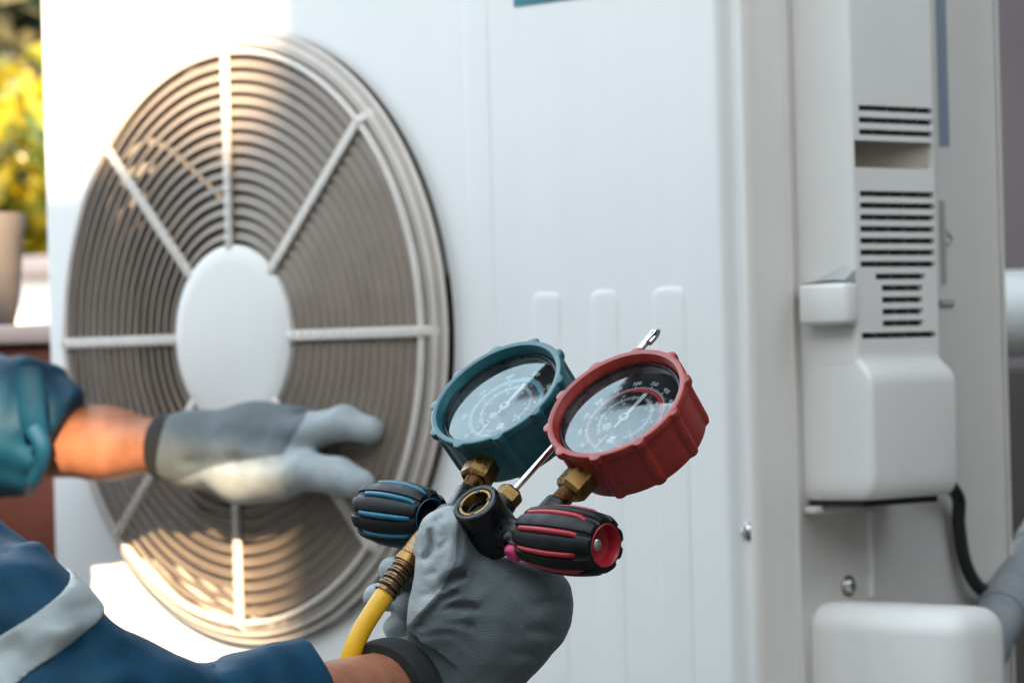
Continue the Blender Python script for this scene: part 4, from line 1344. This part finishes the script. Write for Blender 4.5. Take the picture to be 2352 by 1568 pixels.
# roll-up strap on the left sleeve
g = G()
st = smooth_path([P(62, 840, 2.690), P(70, 900, 2.688), P(74, 955, 2.690), P(80, 990, 2.694)], 6)
vs_, fs = [], []
for i, p_ in enumerate(st):
    for u_, dd in ((-1, .0), (-.8, -.003), (.8, -.003), (1, .0)):
        vs_.append(p_ + RT * u_ * .011 + FW * dd)
for i in range(len(st) - 1):
    for j in range(3): fs.append((i * 4 + j, i * 4 + j + 1, i * 4 + j + 5, i * 4 + j + 4))
g.add(vs_, fs); part("strap", g, JACKET, jk, angle=60)
g = G(); g.tube(smooth_path([P(78, 985, 2.688), P(96, 1020, 2.684), P(95, 1065, 2.69), P(74, 1105, 2.70)], 6), [.0085 - .0002 * k for k in range(19)], 14)
part("cord", g, JACKET, jk)

# trousers and boots (crouching)
lo, hi = bounds([hips, LKn, RKn, LFt, RFt], .16)
S = SDF(lo, hi, .011)
for kn, ft, s_ in ((LKn, LFt, .08), (RKn, RFt, -.08)):
    hp_ = hips + FW * s_
    S.chain([hp_, kn], [.11, .075], .04); S.chain([kn, ft + UP * .06], [.075, .055], .03)
me, v = S.mesh("trousers", TROUSER, 2)
part("trousers", me, None, pe)
for ft in (LFt, RFt):
    b_ = Vector((ft.x, ft.y, 0))
    lo, hi = bounds([b_, b_ + r0 * .2, b_ + Vector((0, 0, .14))], .06)
    S = SDF(lo, hi, .006)
    S.cap(b_ + Vector((0, 0, .12)), b_ + Vector((0, 0, .05)), .05, .042, .02)
    S.cap(b_ + Vector((0, 0, .042)) - r0 * .04, b_ + r0 * .17 + Vector((0, 0, .036)), .040, .034, .02)
    S.cut(np.array([b_.x, b_.y, .006]), (0, 0, -1))
    me, v = S.mesh("boot", CABLE, 1); part("boot", me, None, pe)

# --- right glove: fist round the manifold, thumb on top
K = [P(1250, 1366, 1.772), P(1232, 1440, 1.776), P(1186, 1500, 1.781), P(1132, 1548, 1.788)]
Wc = P(1010, 1580, 1.797)
pts = K + [Wc, P(1042, 1190, 1.77), P(840, 1370, 1.80), P(900, 1640, 1.80), P(1200, 1400, 1.85)]
lo, hi = bounds(pts, .034)
S = SDF(lo, hi, .00105)
S.chain([P(905, 1590, 1.806), P(960, 1584, 1.806), P(1010, 1578, 1.800)], [.0272, .0270, .0250], .006)
for kk, r_ in zip(K, (.0135, .0130, .0122, .0112)):
    S.chain([Wc.lerp(kk, .02), Wc.lerp(kk, .45), kk], [.0205, .0175, r_], .011)
S.cap(P(1085, 1440, 1.785), P(1190, 1420, 1.780), .0185, .016, .018)           # back of the hand
S.cap(P(1150, 1360, 1.783), P(1228, 1400, 1.778), .0140, .0140, .016)          # web to the index knuckle
S.chain([P(1072, 1290, 1.778), P(1160, 1362, 1.780)], [.0100, .0120], .016)
S.chain([P(1015, 1540, 1.790), P(1024, 1400, 1.778)], [.0190, .0175], .014)    # ball of the thumb
S.chain([P(1016, 1400, 1.780), P(1018, 1300, 1.777), P(1032, 1214, 1.775)], [.0160, .0122, .0112], .010)
S.chain([P(985, 1402, 1.774), P(1024, 1340, 1.767), P(1040, 1280, 1.7655), P(1044, 1208, 1.7655)], [.0050, .0046, .0044, .0050], .006)
S.chain([P(1034, 1212, 1.775), P(1008, 1222, 1.776), P(985, 1256, 1.781)], [.0112, .0100, .0084], .003)
F = [[K[0], P(1165, 1312, 1.824), P(1020, 1300, 1.834), P(899, 1309, 1.808)],
     [K[1], P(1160, 1380, 1.832), P(990, 1365, 1.842), P(866, 1371, 1.811)],
     [K[2], P(1130, 1445, 1.834), P(1010, 1412, 1.838), P(929, 1393, 1.812)],
     [K[3], P(1105, 1505, 1.832), P(1000, 1470, 1.834), P(909, 1441, 1.810)]]
for fch, rr in zip(F, ((.0125, .0105, .0092, .0070), (.0122, .0106, .0094, .0074), (.0115, .0102, .0090, .0072), (.0105, .0094, .0084, .0068))):
    S.chain(fch, rr, .0025)
# creases and folds of the glove, pressed into the side that faces away from the manifold
for pl_, r_, d_ in (([(1015, 1359), (1024, 1339), (1044, 1325), (1072, 1319)], 0.003, 0.0062),
                    ([(964, 1428), (986, 1408), (1009, 1385), (1032, 1368), (1055, 1359)], 0.0022, 0.0036),
                    ([(981, 1422), (1009, 1405), (1041, 1394), (1078, 1394), (1101, 1401)], 0.0026, 0.004),
                    ([(952, 1440), (992, 1425), (1032, 1414), (1069, 1411)], 0.0022, 0.0026),
                    ([(935, 1451), (975, 1442), (1021, 1431), (1061, 1431), (1089, 1442)], 0.0024, 0.002),
                    ([(926, 1471), (964, 1462), (1009, 1454), (1049, 1454)], 0.0024, 0.0014),
                    ([(1055, 1214), (1052, 1248), (1049, 1279), (1038, 1308)], 0.0022, 0.0024),
                    ([(986, 1214), (989, 1234), (992, 1254), (984, 1274), (972, 1288)], 0.0022, 0.0048),
                    ([(1004, 1194), (998, 1214), (1001, 1234)], 0.0018, 0.002),
                    ([(1021, 1185), (1006, 1191), (986, 1202)], 0.0018, 0.0016),
                    ([(1027, 1239), (1015, 1254), (1001, 1268)], 0.0018, 0.0012),
                    ([(975, 1325), (989, 1317), (1004, 1314)], 0.0018, 0.001),
                    ([(964, 1371), (981, 1365), (1001, 1362)], 0.0018, 0.001),
                    ([(1078, 1205), (1089, 1234), (1112, 1268)], 0.003, 0.0012),
                    ([(1127, 1256), (1158, 1285), (1187, 1302)], 0.0032, 0.0014),
                    ([(1301, 1385), (1261, 1382), (1218, 1394)], 0.0036, 0.0014),
                    ([(1281, 1457), (1244, 1448), (1204, 1448)], 0.0034, 0.0014),
                    ([(1241, 1517), (1210, 1502), (1175, 1497)], 0.0032, 0.0014)):
    crease(S, pl_, r_, d_ * 1.4)
S.waves([(wavevec(RT * .45 + UP, .011), .00010, .3, wavevec(RT, .03), 1.4), (wavevec(RT - UP * .6, .017), .00014, 1.2, wavevec(UP, .04), 1.2)])
wa_ = (RT * .56 + UP * .10 + FW * .82).normalized()
cut_local(S, P(903, 1590, 1.790), (-wa_), .0360, P(945, 1604, 1.785))
me, v = S.mesh("glove", GLOVE, 1)
rel = v - np.array(CAM)
dd = rel @ np.array(FW)
ppx = IW / 2 + FPX * (rel @ np.array(RT)) / dd; ppy = IH / 2 - FPX * (rel @ np.array(UP)) / dd
line = np.interp(ppy, [1150, 1180, 1280, 1314, 1357, 1405, 1443, 1480], [1048, 1050, 1047, 1033, 1010, 964, 930, 880])
coat = np.clip((line - ppx) / 14 + .5, 0, 1)
coat = np.maximum(coat, np.clip((dd - 1.797) / .008, 0, 1))
attr(me, "coat", coat)
kc = np.array(P(1120, 1640, 1.80)); q = v - kc
rad_ = np.sqrt((q @ np.array(RT)) ** 2 + (q @ np.array(UP)) ** 2)
attr(me, "knit", rad_ * (2 * math.pi / .00135) + 3.0 * np.sin(ppx / 45 + ppy / 80) + 1.5 * np.sin(ppy / 31))
gr = part("glove", me, None, pe)
gr["label"] = "glove of the hand gripping the gauges"
zc = (P(985, 1586, 1.797) - P(900, 1606, 1.806)).normalized()
Mz = zbasis(P(893, 1592, 1.780), (RT * .56 + UP * .10 + FW * .82).normalized())
g = G()
g.lathe([(.0236, -.0085), (.0280, -.0080), (.0292, -.004), (.0296, 0), (.0295, .005), (.0290, .0085), (.0262, .0110)], 64, Mz, lambda t, i: .0007 * math.sin(2 * t + 1))
part("glove_cuff", g, CUFF, gr)

# --- left glove: open hand reaching to the grille
pts = [P(380, 1030, 2.72), P(880, 960, 2.56), P(860, 1130, 2.56), P(650, 950, 2.68)]
lo, hi = bounds(pts, .06)
S = SDF(lo, hi, .0022)
S.chain([P(388, 1028, 2.722), P(440, 1035, 2.715)], [.0240, .0245], .01)
S.chain([P(440, 1040, 2.715), P(560, 1050, 2.69), P(640, 1050, 2.67)], [.0245, .0270, .0255], .02)
S.chain([P(450, 1015, 2.72), P(590, 1000, 2.70), P(680, 985, 2.68)], [.020, .0220, .0190], .02)
S.chain([P(560, 1085, 2.68), P(650, 1085, 2.655)], [.022, .020], .02)
S.chain([P(610, 1085, 2.660), P(700, 1080, 2.635), P(775, 1093, 2.615), P(828, 1112, 2.600)], [.0170, .0150, .0140, .0118], .006)     # thumb
S.chain([P(640, 1010, 2.672), P(715, 990, 2.648), P(790, 970, 2.630), P(852, 988, 2.615)], [.0165, .0140, .0128, .0105], .006)       # index
S.chain([P(650, 985, 2.700), P(735, 990, 2.680), P(805, 1000, 2.665), P(842, 1026, 2.655)], [.0150, .0120, .0106, .0090], .003)
S.chain([P(640, 975, 2.722), P(715, 985, 2.712), P(775, 1012, 2.705), P(790, 1040, 2.695)], [.0140, .0115, .0102, .0088], .003)
S.chain([P(628, 975, 2.742), P(680, 985, 2.736), P(725, 1015, 2.730), P(735, 1040, 2.722)], [.0125, .0105, .0092, .0080], .003)
S.groove([P(510, 985, 2.665), P(590, 1000, 2.65), P(650, 1030, 2.635)], .007, .007)
S.groove([P(610, 1060, 2.63), P(650, 1045, 2.625), P(680, 1020, 2.63)], .006, .004)
S.groove([P(430, 1060, 2.69), P(540, 1060, 2.655), P(630, 1060, 2.635)], .006, .003)
me, v = S.mesh("glove", GLOVE, 1)
rel = v - np.array(CAM); dd = rel @ np.array(FW)
ppx = IW / 2 + FPX * (rel @ np.array(RT)) / dd; ppy = IH / 2 - FPX * (rel @ np.array(UP)) / dd
line = np.interp(ppx, [380, 393, 491, 589, 650, 676, 698, 712, 900], [1115, 1110, 1071, 1051, 1044, 1000, 963, 930, 880])
attr(me, "coat", np.clip((ppy - line) / 24 + .5, 0, 1)); attr(me, "knit", ppx / 3.0)
gl = part("glove", me, None, pe)
gl["label"] = "glove of the open hand in front of the fan grille"
Mz = zbasis(P(386, 1027, 2.722), (RT * .95 + UP * -.06 - FW * .45).normalized())
g = G()
g.lathe([(.0225, -.008), (.0262, -.0072), (.0272, 0), (.0264, .0072), (.0235, .008)], 56, Mz)
part("glove_cuff", g, CUFF, gl)
